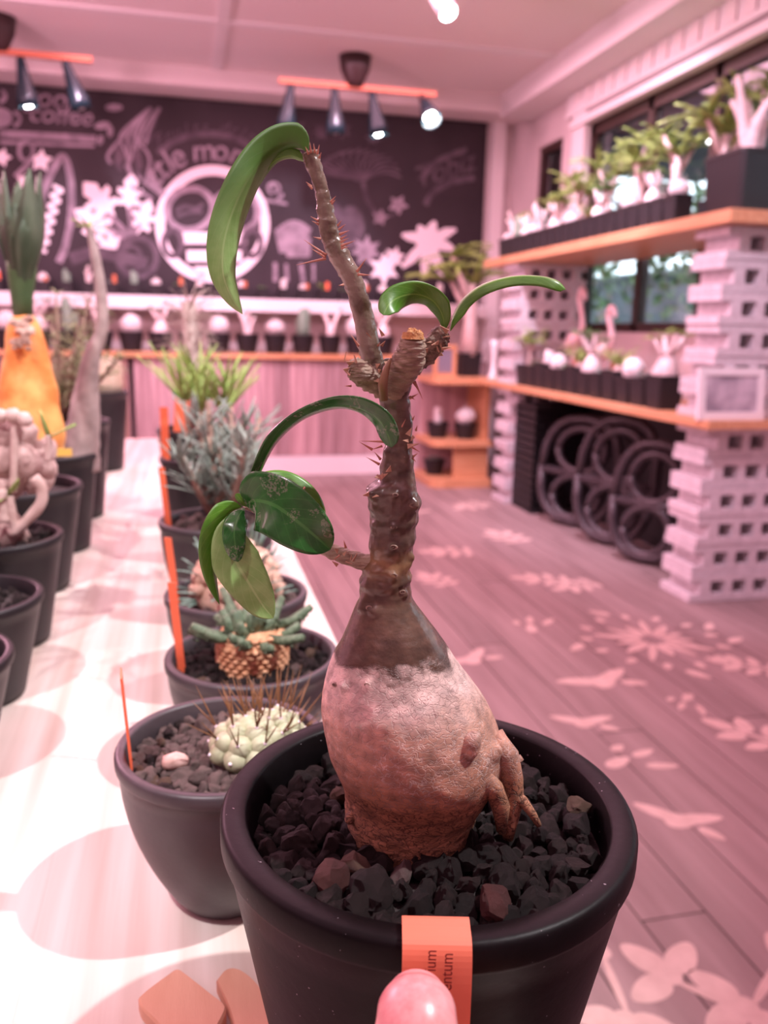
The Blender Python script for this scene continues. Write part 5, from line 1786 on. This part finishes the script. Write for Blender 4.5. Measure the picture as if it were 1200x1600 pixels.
# ---- grey-green bushy succulent
P5 = (0.0225, 0.72)
t5, g5 = table_pot('potted_bush', P5[0], P5[1], 0.05, 0.088, 0.030, 'bushy grey-green narrow-leaved succulent in the fourth pot along the table edge', 'plant', 'soil_brown', 60, (0.003, 0.005), ('stone_brown', 'stone_tan'), [(P5[0], P5[1], 0.012)], seed=10)
st5 = MB()
lv5 = MB()
b5 = Vector((P5[0] + 0.006, P5[1], g5))
for i in range(22):
    a, e = rk.uniform(0, 6.28), rk.uniform(0.85, 1.5)
    L = rk.uniform(0.05, 0.105)
    d = Vector((math.cos(a) * math.cos(e), math.sin(a) * math.cos(e), math.sin(e)))
    q = b5 + Vector((math.cos(a), math.sin(a), 0)) * 0.006
    st5.tube([q, q + d * L * 0.5, q + d * L + Vector((0, 0, 0.008))], [0.004, 0.003, 0.002], 6, jit=0.3)
    for j in range(24):
        u = rk.uniform(0.3, 1.05)
        an = rk.uniform(0, 6.28)
        blade(lv5, q + d * L * u, Vector((math.cos(an), math.sin(an), rk.uniform(0.4, 2.4))), rk.uniform(0.020, 0.040), 0.0028, 0.1, 3)
st5.build('stems', M['brown_bark'], t5, True)
lv5.build('foliage', M['greygreen'], t5, True)
stake(t5, (252, 730), Vector((P5[0] - 0.041, P5[1] - 0.006, g5)), (0.0026, None), M['orange_label'])

# ---- green strap-leaved plant behind it
P6 = (0.020, 0.90)
t6, g6 = table_pot('potted_shrub', P6[0], P6[1], 0.051, 0.116, 0.036, 'fresh green strap-leaved plant in the tall pot behind the grey-green bush', 'plant', 'soil_brown', kind='tall')
st6, lv6 = MB(), MB()
for i in range(7):
    a = i * 0.9
    q = Vector((P6[0] + 0.016 * math.cos(a), P6[1] + 0.016 * math.sin(a), g6))
    h6 = rk.uniform(0.05, 0.085)
    st6.tube([q, q + Vector((0.01 * math.cos(a), 0.01 * math.sin(a), h6))], [0.0035, 0.0025], 6)
    rosette(lv6, q + Vector((0.01 * math.cos(a), 0.01 * math.sin(a), h6)), 12, 0.07, 0.0036, rk, 1.5, 0.12)
st6.build('stems', M['brown_bark'], t6, True)
lv6.build('foliage', M['lime'], t6, True)
stake(t6, (256, 636), Vector((P6[0] - 0.044, P6[1] - 0.004, g6)), (0.0042, None), M['orange_label'])

# ---- pale wispy plant in the farthest pot of that side
P7 = (0.010, 1.12)
t7, g7 = table_pot('potted_grass', P7[0], P7[1], 0.051, 0.12, 0.036, 'pale wispy tuft of dry leaves in the pot behind the strap-leaved plant', 'plant', 'soil_brown', kind='tall')
st7, lv7 = MB(), MB()
q = Vector((P7[0], P7[1], g7))
st7.tube([q, q + Vector((0, 0, 0.09)), q + Vector((-0.005, 0, 0.17))], [0.014, 0.012, 0.009], 10, jit=0.2)
for i in range(260):
    u = rk.uniform(0.35, 1.0)
    a = rk.uniform(0, 6.28)
    blade(lv7, q + Vector((-0.005 * u, 0, 0.17 * u)), Vector((math.cos(a), math.sin(a), rk.uniform(-0.2, 1.4))), rk.uniform(0.03, 0.06), 0.0012, 0.2, 3)
st7.build('stem', M['pale_bark'], t7, True)
M['dry_leaf'] = mat('dry_pinkish_leaf', (0.42, 0.30, 0.27), 0.8, (0.54, 0.41, 0.37), 60)
lv7.build('foliage', M['dry_leaf'], t7, True)
stake(t7, (285, 618), Vector((P7[0] - 0.020, P7[1] - 0.04, g7)), (0.009, None), M['orange_label'])

# ================================================================== row on the other side of the table
LP = [(-0.15, 0.473, 0.071, 0.05, 0.033), (-0.15, 0.578, 0.073, 0.05, 0.034), (-0.15, 0.684, 0.089, 0.05, 0.035), (-0.163, 0.828, 0.102, 0.062, 0.045), (-0.15, 0.975, 0.111, 0.05, 0.036), (-0.15, 1.144, 0.129, 0.05, 0.036), (-0.15, 1.52, 0.138, 0.05, 0.036)]
# nearest: only its rim shows; a low rosette grows in it
x, y, h, R, ft = LP[0]
tl, gl = table_pot('potted_rosette', x, y, R, h, ft, 'black pot whose rim only just enters the picture, nearest pot of the far row', 'plant', 'soil', kind='tall')
lv = MB()
rosette(lv, Vector((x - 0.01, y, gl)), 22, 0.022, 0.004, rk, 0.4, 0.0)
lv.build('foliage', M['greygreen'], tl, True)
x, y, h, R, ft = LP[1]
tl, gl = table_pot('potted_seedling', x, y, R, h, ft, 'low black pot of dark gravel with a tiny succulent, second in the far row', 'plant', 'soil', 70, (0.003, 0.005), ('stone', 'stone_tan'), kind='tall', seed=31, avoid=[(x - 0.02, y, 0.008)])
lv = MB()
rosette(lv, Vector((x - 0.02, y, gl)), 16, 0.012, 0.003, rk, 0.7, 0.0)
lv.build('foliage', M['greygreen'], tl, True)

# pale pink twisted caudex
x, y, h, R, ft = LP[2]
tl, gl = table_pot('potted_twisted_caudex', x, y, R, h, ft, 'pale pink twisted caudex with knobs and thin shoots beside the orange caudex', 'plant', 'soil', 50, (0.003, 0.005), ('stone',), kind='tall', seed=32)
M['pink_bark'] = mat('pale_pink_bark_rough', (0.30, 0.18, 0.165), 0.7, (0.55, 0.38, 0.36), 90, bump=0.6, bscale=200)


def P_(px, py, yy=y):
    return on_y(px, py, yy)


kb = MB()
kb.tube([P_(14, 852), P_(16, 825), P_(8, 800)], [0.016, 0.014, 0.008], 14, jit=0.4)
for (px, py, r) in ((20, 720, 0.022), (55, 730, 0.017), (5, 690, 0.02), (30, 680, 0.014), (66, 705, 0.012), (0, 750, 0.018), (60, 752, 0.012)):
    ball(kb, P_(px, py), r, 3, (1, 1, 0.9), 0.35)
kb.build('caudex', M['pink_bark'], tl, True)
kb = MB()
for pts, r in (([(18, 835), (40, 815), (62, 790), (66, 765), (52, 745)], 0.0042), ([(8, 815), (4, 790), (0, 765)], 0.005), ([(20, 770), (22, 720), (24, 665), (38, 655)], 0.0028), ([(24, 830), (18, 800), (14, 775)], 0.0035), ([(74, 720), (76, 695), (75, 680)], 0.0025)):
    kb.tube([Vector(q) for q in spline([P_(a, b, y - 0.02) for a, b in pts], 14)], r, 8, jit=0.2)
for a, b in ((0, 650), (38, 655), (20, 650)):
    ball(kb, P_(a, b, y - 0.02), 0.006, 2, jit=0.3)
kb.build('branch', mat('pale_pink_shoot', (0.46, 0.31, 0.28), 0.6, (0.60, 0.44, 0.41), 90), tl, True)
lv = MB()
for (px, py, dx, dz) in ((76, 682, -0.2, 1), (80, 682, 1, 0.5), (16, 772, 0.2, 0.3), (14, 775, -0.5, -0.2)):
    p = P_(px, py, y - 0.02)
    blade(lv, p, Vector((dx, -0.3, dz)), 0.022, 0.0048, 0.0, 4)
lv.build('foliage', M['lime'], tl, True)

# orange caudex with a dark green crown
x, y, h, R, ft = LP[3]
tl, gl = table_pot('potted_orange_caudex', x, y, R, h, ft, 'tall orange papery caudex topped by dark green upright leaves', 'plant', 'soil', kind='tall')
M['orange_paper'] = mat('orange_papery_bark', (0.72, 0.22, 0.05), 0.5, (0.85, 0.42, 0.13), 40, bump=0.35, bscale=90, lo=0.38, hi=0.62)
rings = []
for (py, lx, rx) in spline([(712, -12, 98), (690, -14, 101), (660, -12, 99), (620, -4, 92), (580, 2, 82), (545, 6, 74), (515, 10, 64), (498, 16, 56), (488, 28, 48)], 50):
    a, b = on_y(lx, py, y), on_y(rx, py, y)
    c, r = (a + b) / 2, (b - a).length / 2
    rings.append([c + Vector((math.cos(th), math.sin(th), 0)) * r * (1 + 0.10 * noise.noise(Vector((c.x, c.y, c.z)) * 40 + Vector((math.cos(th), math.sin(th), 0)) * 1.3)) for th in [2 * math.pi * i / 40 for i in range(40)]])
MB().loft(rings).build('caudex', M['orange_paper'], tl, True)
sc_ = MB()
for i in range(26):
    py_s = rk.uniform(492, 545)
    ball(sc_, on_y(rk.uniform(18, 52) - (py_s - 490) * 0.1, py_s, y - 0.020 - (py_s - 490) * 0.00012), rk.uniform(0.002, 0.0045), 2, (1.2, 0.6, 0.8), 0.6)
sc_.build('leaf_scars', mat('brown_leaf_scar', (0.24, 0.11, 0.08), 0.8, (0.70, 0.50, 0.42), 120), tl, True)
M['dark_leaf'] = mat('dark_upright_leaf', (0.035, 0.060, 0.028), 0.5, (0.13, 0.15, 0.10), 45, stretch=(1, 1, 0.3))
base_ = on_y(36, 492, y)
nk = MB().tube([base_ - Vector((0, 0, 0.006)), on_y(34, 465, y), on_y(34, 430, y), on_y(33, 400, y)], [0.0085, 0.0095, 0.0125, 0.013], 16)
nk.build('stem', mat('green_stem', (0.045, 0.085, 0.03), 0.5, (0.07, 0.12, 0.045), 40), tl, True)
for i in range(26):
    a = rk.uniform(0, 6.28)
    tx_, ty_ = 30 + 34 * math.cos(a), rk.uniform(262, 350)
    yy = y + 0.020 * math.sin(a)
    p0, p1, p2 = on_y(34 + 10 * math.cos(a), 452, y + 0.008 * math.sin(a)), on_y(33 + 30 * math.cos(a), 365, yy), on_y(tx_, ty_, yy)
    mbx = MB()
    rr2 = []
    for q_ in spline([(*p0, 0.004), (*p1, 0.0105), (*p2, 0.0012)], 12):
        c = Vector(q_[:3])
        s = Vector((-math.sin(a), math.cos(a), 0))
        nr = Vector((math.cos(a), math.sin(a), 0))
        rr2.append([c - s * q_[3], c + nr * q_[3] * 0.2, c + s * q_[3], c - nr * q_[3] * 0.15])
    mbx.loft(rr2).build('leaf', M['dark_leaf'], tl, True)
p = on_y(90, 706, y - 0.052)
MB().box((p.x - 0.004, p.y - 0.0005, p.z - 0.004), (p.x + 0.012, p.y + 0.0005, p.z + 0.003)).build('label_stake', mat('yellow_label', (0.75, 0.48, 0.10), 0.5), tl)

# tall grey stem
x, y, h, R, ft = LP[4]
tl, gl = table_pot('potted_tall_stem', x, y, R, h, ft, 'tall thin grey stem with a small leaf tuft, rising from a swollen base', 'plant', 'soil', kind='tall')
P = spline([(*on_y(128, 735, y), 0.020), (*on_y(128, 690, y), 0.019), (*on_y(133, 640, y), 0.0155), (*on_y(138, 590, y), 0.0115), (*on_y(146, 550, y), 0.0085), (*on_y(158, 520, y), 0.0072), (*on_y(160, 480, y), 0.0065), (*on_y(154, 430, y), 0.0058), (*on_y(146, 385, y), 0.0045), (*on_y(138, 355, y), 0.003)], 50)
M['grey_bark'] = mat('grey_pink_bark', (0.26, 0.19, 0.185), 0.7, (0.42, 0.32, 0.31), 60, bump=0.4, bscale=140)
MB().tube([q[:3] for q in P], [q[3] for q in P], 14, jit=0.12).build('stem', M['grey_bark'], tl, True)
lv = MB()
for i in range(9):
    a = rk.uniform(0, 6.28)
    blade(lv, on_y(138, 357, y), Vector((math.cos(a), math.sin(a), rk.uniform(-0.3, 1.6))), 0.022, 0.003, 0.2)
lv.build('foliage', M['lime'], tl, True)

# loose green bush
x, y, h, R, ft = LP[5]
tl, gl = table_pot('potted_loose_bush', x, y, R, h, ft, 'loose olive-green bush behind the orange caudex', 'plant', 'soil', kind='tall')
st, lv = MB(), MB()
for i in range(14):
    a, e = rk.uniform(0, 6.28), rk.uniform(0.7, 1.4)
    L = rk.uniform(0.08, 0.17)
    d = Vector((math.cos(a) * math.cos(e), math.sin(a) * math.cos(e), math.sin(e)))
    q = Vector((x - 0.01, y, gl))
    st.tube([q, q + d * L * 0.5, q + d * L], [0.004, 0.003, 0.0015], 6, jit=0.2)
    for j in range(46):
        u = rk.uniform(0.2, 1.05)
        an = rk.uniform(0, 6.28)
        blade(lv, q + d * L * u, Vector((math.cos(an), math.sin(an), rk.uniform(-0.3, 1.0))), rk.uniform(0.015, 0.03), 0.0022, 0.2, 3)
st.build('stems', M['brown_bark'], tl, True)
M['olive'] = mat('olive_leaf', (0.16, 0.17, 0.07), 0.6, (0.30, 0.30, 0.16), 60)
lv.build('foliage', M['olive'], tl, True)

# pale column at the far end
x, y, h, R, ft = LP[6]
tl, gl = table_pot('potted_pale_column', x, y, R, h, ft, 'stout cream-coloured stump with a few green shoots in the farthest pot of the far row', 'plant', 'soil', kind='tall')
q = Vector((x + 0.012, y, gl))
mbx = MB().tube([q, q + Vector((0, 0, 0.02)), q + Vector((0.002, 0, 0.05)), q + Vector((0.004, 0, 0.066))], [0.026, 0.030, 0.029, 0.022], 18, jit=0.12)
mbx.build('stump', mat('cream_bark', (0.62, 0.48, 0.36), 0.7, (0.72, 0.58, 0.46), 50, bump=0.3, bscale=120), tl, True)
lv = MB()
for i in range(14):
    a = rk.uniform(0, 6.28)
    blade(lv, q + Vector((0.018 * math.cos(a), 0.018 * math.sin(a), 0.062)), Vector((math.cos(a), math.sin(a), rk.uniform(0.2, 1.2))), 0.035, 0.004, 0.3)
lv.build('foliage', M['green'], tl, True)
# ================================================================== potted plants on the shelves
rq = random.Random(77)
SQ = {}


def square_pot(w_, h):
    k = (round(w_, 3), round(h, 3))
    if k not in SQ:
        mb = MB()
        a, b = w_ * 0.40, w_ * 0.49
        t_ = 0.004

        def sq(r, z):
            c = r * 0.12
            return [Vector(p) for p in ((-r + c, -r, z), (r - c, -r, z), (r, -r + c, z), (r, r - c, z), (r - c, r, z), (-r + c, r, z), (-r, r - c, z), (-r, -r + c, z))]
        mb.loft([sq(a, 0), sq(b - 0.003, h - 0.014), sq(b, h - 0.012), sq(b, h), sq(b - t_, h), sq(b - t_ - 0.002, h - 0.012)], True, True)
        mb.m[-1] = 1
        SQ[k] = mb.mesh('pot', [M['pot_far'], M['soil_brown']])
    return SQ[k]


RD = {}


def round_pot(R, h):
    k = (round(R, 3), round(h, 3))
    if k not in RD:
        mb = MB().lathe([(R * 0.72, 0), (R * 0.95, h - 0.014), (R, h - 0.012), (R, h), (R - 0.005, h), (R - 0.007, h - 0.012)], n=20)
        mb.m[-1] = 1
        RD[k] = mb.mesh('pot', [M['pot_far'], M['soil_brown']], False)
    return RD[k]


M['pink_white'] = vary(mat('chalky_white_bark', (0.72, 0.60, 0.58), 0.8, (0.84, 0.74, 0.72), 50, bump=0.3, bscale=120), 0.12)
M['terracotta'] = mat('terracotta_red', (0.55, 0.16, 0.07), 0.7)
KIND_WORDS = {'pachy': 'fat-stemmed branching plant', 'globe': 'white woolly globe cactus', 'tuft': 'green grassy tuft', 'palm': 'leafy palm-like plant', 'twig': 'pale leafless twiggy plant', 'column': 'pale columnar cactus', 'rosette': 'fleshy green rosette', 'broad': 'broad-leaved green plant'}


def grow(kind, t, z, s, rnd):
    """plant of the given kind as parts of t, rooted at local height z, overall size s (metres)"""
    b = Vector((0, 0, z - 0.012))
    A, B = MB(), MB()
    if kind == 'pachy':
        r0 = s * 0.20
        A.tube([b, b + Vector((0, 0, s * 0.12)), b + Vector((0, 0, s * 0.32)), b + Vector((0, 0, s * 0.45))], [r0, r0 * 1.15, r0 * 0.8, r0 * 0.35], 10, jit=0.25)
        for i in range(4):
            a = i * 1.57 + rnd.uniform(-.5, .5)
            q = b + Vector((0, 0, s * 0.38))
            e = q + Vector((math.cos(a) * s * 0.28, math.sin(a) * s * 0.28, s * rnd.uniform(0.3, 0.5)))
            A.tube([q, (q + e) / 2 + Vector((0, 0, -0.05 * s)), e], [s * 0.06, s * 0.05, s * 0.035], 7, jit=0.2)
            rosette(B, e, 9, s * 0.26, s * 0.035, rnd, 0.6, 0.35, 3)
        A.build('caudex', M['pink_white'], t, True, world=False)
        B.build('foliage', M['lime'] if rnd.random() < 0.5 else M['green'], t, True, world=False)
    elif kind == 'globe':
        r = s * 0.42
        V, Fc = ico(3)
        sq_ = rnd.uniform(0.75, 1.1)
        A.add([b + Vector((0, 0, r * 0.95)) + Vector((v.x, v.y, v.z * sq_)) * r * (1 + 0.12 * noise.noise(Vector(v) * 2 + b * 9 + Vector((s * 99, 0, 0))) + 0.07 * math.cos(12 * math.atan2(v.y, v.x)) * math.sqrt(max(0, 1 - v.z * v.z))) for v in V], Fc)
        A.build('cactus_body', M['white_fuzz'], t, True, world=False)
        for i in range(50):
            a, e = rnd.uniform(0, 6.28), rnd.uniform(-0.1, 1.5)
            d = Vector((math.cos(a) * math.cos(e), math.sin(a) * math.cos(e), math.sin(e)))
            blade(B, b + Vector((0, 0, r * 0.95)) + d * r, d, r * 0.3, r * 0.03, 0.1, 2)
        B.build('spines', M['white_fuzz'], t, False, world=False)['kind'] = 'stuff'
    elif kind == 'tuft':
        ball(A, b + Vector((0, 0, s * 0.08)), s * 0.12, 2, jit=0.3)
        rosette(B, b + Vector((0, 0, s * 0.12)), 34, s * 0.75, s * 0.028, rnd, 1.3, 0.25, 4)
        A.build('base', M['pale_bark'], t, True, world=False)
        B.build('foliage', M['greygreen'] if rnd.random() < 0.4 else M['lime'], t, True, world=False)
    elif kind in ('palm', 'broad'):
        lean = Vector((rnd.uniform(-.08, .08), rnd.uniform(-.08, .08), 1)) * s
        A.tube([b, b + lean * 0.3, b + lean * 0.6], [s * 0.10, s * 0.055, s * 0.04], 8, jit=0.25)
        for i in range(3):
            a = rnd.uniform(0, 6.28)
            q = b + lean * (0.3 + 0.1 * i)
            e = q + Vector((math.cos(a) * 0.18, math.sin(a) * 0.18, 0.32)) * s
            A.tube([q, e], [s * 0.035, s * 0.022], 6)
            rosette(B, e, 10, s * 0.42, s * (0.07 if kind == 'broad' else 0.04), rnd, 0.55, 0.4, 4)
        rosette(B, b + lean * 0.6, 14, s * 0.45, s * (0.07 if kind == 'broad' else 0.04), rnd, 0.7, 0.4, 4)
        A.build('trunk', M['pale_bark'], t, True, world=False)
        B.build('foliage', M['lime'] if kind == 'palm' or rnd.random() < 0.4 else M['green'], t, True, world=False)
    elif kind == 'twig':
        for i in range(5):
            a = rnd.uniform(0, 6.28)
            q = b + Vector((0, 0, s * 0.12))
            pts = [b + Vector((0.02 * s * math.cos(a), 0.02 * s * math.sin(a), 0)), q + Vector((math.cos(a) * s * 0.12, math.sin(a) * s * 0.12, s * 0.25)), q + Vector((math.cos(a + .6) * s * 0.28, math.sin(a + .6) * s * 0.28, s * rnd.uniform(0.5, 0.85)))]
            A.tube([Vector(p) for p in spline(pts, 8)], [s * 0.09 * (1 - 0.09 * j) for j in range(8)], 7, jit=0.25)
            rosette(B, pts[-1], 4, s * 0.14, s * 0.02, rnd, 0.6, 0.2, 3)
        A.build('branches', M['pink_white'], t, True, world=False)
        B.build('foliage', M['green'], t, True, world=False)
    elif kind == 'column':
        for i in range(3):
            a = i * 2.1 + rnd.uniform(-.4, .4)
            q = b + Vector((math.cos(a) * s * 0.12, math.sin(a) * s * 0.12, 0))
            hh = s * rnd.uniform(0.55, 1.0)
            A.tube([q, q + Vector((0, 0, hh * 0.3)), q + Vector((0, 0, hh * 0.9)), q + Vector((0, 0, hh))], [s * 0.12, s * 0.135, s * 0.125, s * 0.05], 9, jit=0.15)
        A.build('column', M['white_fuzz'] if rnd.random() < 0.5 else M['cactus'], t, True, world=False)
    else:
        rosette(A, b + Vector((0, 0, s * 0.10)), 26, s * 0.42, s * 0.075, rnd, 0.45, 0.0, 4)
        A.build('leaves', M['green'] if rnd.random() < 0.5 else M['greygreen'], t, True, world=False)


def shelf_plant(x, y, z, pot, ph, kind, s, label, group, rnd, stake_m=None, rz=None):
    t = thing('potted_plant', (x, y, z), label, 'plant', group, 0.0)
    link('pot', pot, t)
    grow(kind, t, ph, s, rnd)
    if stake_m is not None:
        h = rnd.uniform(0.03, 0.06)
        MB().box((-0.012 + 0.02, -0.035, ph - 0.02), (0.012 + 0.02, -0.033, ph + h)).build('label_stake', stake_m, t, world=False)
    return t


# ---- upper shelf in front of the window: front row of small square pots
G = 'pots along the upper window shelf'
kinds_u = ['globe', 'tuft', 'pachy', 'palm', 'globe', 'tuft', 'broad', 'pachy', 'tuft', 'palm', 'globe', 'broad', 'pachy', 'tuft', 'twig', 'globe', 'pachy', 'column', 'twig', 'globe']
n_u = 20
for i in range(n_u):
    yy = 3.02 + i * 0.093
    k = kinds_u[i]
    s = {'palm': 0.21, 'broad': 0.21, 'pachy': 0.17, 'globe': 0.085, 'twig': 0.16, 'tuft': 0.16, 'column': 0.15}[k] * rq.uniform(0.85, 1.15)
    shelf_plant(1.865, yy, ZU1, square_pot(0.092, 0.108), 0.104, k, s, '%s, %s from the big pot in the upper shelf front row' % (KIND_WORDS[k], ORD[i]), G, rq, M['terracotta'] if i % 6 == 3 else None)
G = 'pots standing behind the front row of the upper shelf'
kinds_b = ['broad', 'palm', 'broad', 'palm', 'broad', 'palm']
for i, k in enumerate(kinds_b):
    yy = 3.10 + i * 0.31
    shelf_plant(2.08, yy, ZU1, square_pot(0.11, 0.11), 0.105, k, (0.44, 0.40, 0.44, 0.40, 0.34, 0.28)[i], 'tall %s behind the upper front row, %s from the big pot' % (KIND_WORDS[k], ORD[i]), G, rq)
t = shelf_plant(1.97, 2.75, ZU1, square_pot(0.24, 0.21), 0.205, 'twig', 0.30, 'white-branched plant in the big square black pot at the near end of the upper shelf', 'pots along the upper window shelf', rq)
B = MB()
for i in range(6):
    rosette(B, Vector((rq.uniform(-.1, .1), rq.uniform(-.1, .1), 0.205 + rq.uniform(0.14, 0.27))), 12, 0.12, 0.012, rq, 0.5, 0.35, 4)
B.build('foliage', M['lime'], t, True, world=False)
for i in range(7):
    pass

# ---- lower shelf
G = 'pots along the lower window shelf'
kinds_l = ['pachy', 'rosette', 'globe', 'tuft', 'rosette', 'pachy', 'tuft', 'rosette', 'globe', 'column', 'rosette', 'broad']
for i, k in enumerate(kinds_l):
    yy = 3.02 + i * 0.126
    s = {'palm': 0.2, 'broad': 0.2, 'pachy': 0.22, 'globe': 0.10, 'twig': 0.22, 'tuft': 0.18, 'column': 0.12, 'rosette': 0.13}[k]
    shelf_plant(1.88, yy, ZL1, square_pot(0.124, 0.115 if i % 3 else 0.135), 0.11 if i % 3 else 0.13, k, s * rq.uniform(0.9, 1.15), '%s in square pot, %s from block pillar on the lower shelf' % (KIND_WORDS[k], ORD[i]), G, rq, M['terracotta'] if i % 3 == 1 else (M['orange_label'] if i % 4 == 2 else None))
# two flamingo figures among the lower pots
M['flamingo'] = mat('pale_pink_glaze', (0.85, 0.55, 0.56), 0.4, (0.92, 0.72, 0.73), 20)
for (fx, fy, ttl, hgt) in ((2.08, 4.27, 'pale flamingo figure standing tallest behind the lower shelf pots', 0.50), (2.04, 3.86, 'smaller pink flamingo figure bending its neck behind the lower shelf pots', 0.40)):
    t = thing('flamingo_figure', (fx, fy, ZL1), ttl, 'figurine', 'flamingo figures')
    MB().lathe([(0.045, 0.0), (0.045, 0.006), (0.02, 0.012), (0.0, 0.012)], (0, 0, 0), 16, cap1=False).build('base', M['white_paint'], t, True, world=False)
    MB().tube([(0, -0.012, 0.01), (0, -0.012, hgt * 0.42)], 0.005, 6).build('leg', M['flamingo'], t, True, world=False)
    MB().tube([(0, 0.012, 0.01), (0, 0.012, hgt * 0.42)], 0.005, 6).build('leg', M['flamingo'], t, True, world=False)
    bd = MB().tube([(0, 0.09, hgt * 0.40), (0, 0.05, hgt * 0.46), (0, -0.01, hgt * 0.52), (0, -0.05, hgt * 0.55)], [0.008, 0.035, 0.042, 0.02], 12)
    nk = spline([(0, -0.05, hgt * 0.55, 0.018), (0, -0.085, hgt * 0.66, 0.015), (0, -0.06, hgt * 0.82, 0.014), (0, -0.03, hgt * 0.95, 0.014), (0, -0.05, hgt * 1.04, 0.018), (0, -0.085, hgt * 0.99, 0.014), (0, -0.10, hgt * 0.92, 0.006)], 30)
    bd.tube([q[:3] for q in nk], [q[3] for q in nk], 10)
    bd.build('body', M['flamingo'], t, True, world=False)
    MB().tube([(0, -0.095, hgt * 0.945), (0, -0.108, hgt * 0.90)], [0.007, 0.003], 8).build('beak', M['black'], t, True, world=False)

# ---- counter below the chalkboard
G = 'black pots on the counter top'
kinds_c = ['globe', 'pachy', 'column', 'twig', 'globe', 'pachy', 'twig', 'globe', 'twig', 'globe', 'column', 'twig', 'globe', 'pachy']
for i, k in enumerate(kinds_c):
    xx = -1.08 + i * 0.185
    s = {'globe': 0.16, 'pachy': 0.24, 'twig': 0.22, 'column': 0.2}[k] * rq.uniform(0.9, 1.1)
    shelf_plant(xx, 5.66, 0.815, round_pot(0.080, 0.125), 0.12, k, s, '%s, %s pot on the counter from the cupboard side' % (KIND_WORDS[k], ORD[i]), G, rq)
G = 'small pots on the white ledge'
kinds_w = ['tuft', 'column', 'rosette', 'globe', 'column', 'twig', 'rosette', 'column', 'globe', 'rosette', 'pachy', 'column', 'globe', 'rosette', 'column', 'globe', 'tuft', 'rosette', 'column', 'globe', 'tuft', 'rosette', 'column', 'tuft']
for i, k in enumerate(kinds_w):
    xx = -1.28 + i * 0.138
    s = {'globe': 0.075, 'pachy': 0.13, 'twig': 0.12, 'column': 0.10, 'rosette': 0.09, 'tuft': 0.12}[k] * rq.uniform(0.9, 1.1)
    shelf_plant(xx, 5.775, 1.168, square_pot(0.085, 0.072), 0.068, k, s, '%s, %s on the white ledge from the coffee lettering side' % (KIND_WORDS[k], ORD[i]), G, rq, M['terracotta'] if i % 3 == 0 else (M['orange_label'] if i % 5 == 1 else None))

# ---- corner shelf
t = shelf_plant(1.80, 5.22, 0.70, square_pot(0.15, 0.15), 0.145, 'palm', 0.75, 'tall bare-trunked leafy plant on top of the orange corner shelf', 'plants on the corner shelf', rq)
for i, (x, y, z, k, s, lb) in enumerate([(1.60, 5.20, 0.30, 'column', 0.12, 'dark bowl with short column cactus on the middle tier of the corner shelf'), (1.77, 5.14, 0.30, 'globe', 0.15, 'dark bowl with a white dome cactus on the middle tier of the corner shelf'), (1.585, 5.2, 0.055, 'rosette', 0.12, 'dark potted rosette on the bottom tier of the corner shelf')]):
    shelf_plant(x, y, z, round_pot(0.075, 0.10), 0.095, k, s, lb, 'plants on the corner shelf', rq)
t = thing('table_sign', (1.60, 5.10, 0.70), 'small wooden-framed chalk sign standing on the orange corner shelf', 'sign')
fm = MB()
for a, b in (((-0.075, -0.008, 0), (0.075, 0.008, 0.025)), ((-0.075, -0.008, 0.175), (0.075, 0.008, 0.2)), ((-0.075, -0.008, 0.025), (-0.05, 0.008, 0.175)), ((0.05, -0.008, 0.025), (0.075, 0.008, 0.175))):
    fm.box(a, b)
fm.build('frame', M['shelf_wood'], t, world=False)
MB().box((-0.05, -0.003, 0.025), (0.05, 0.005, 0.175)).build('board', mat('grey_slate', (0.20, 0.19, 0.24), 0.6), t, world=False)
t = thing('vase', (1.84, 4.86, ZL1), 'slim white vase at the far end of the lower shelf', 'vase')
MB().lathe([(0.03, 0), (0.032, 0.02), (0.018, 0.06), (0.014, 0.12), (0.02, 0.2), (0.026, 0.24), (0.022, 0.24), (0.012, 0.2), (0.0, 0.19)], (0, 0, 0), 20, cap1=False).build('vase_body', M['white_paint'], t, True, world=False)
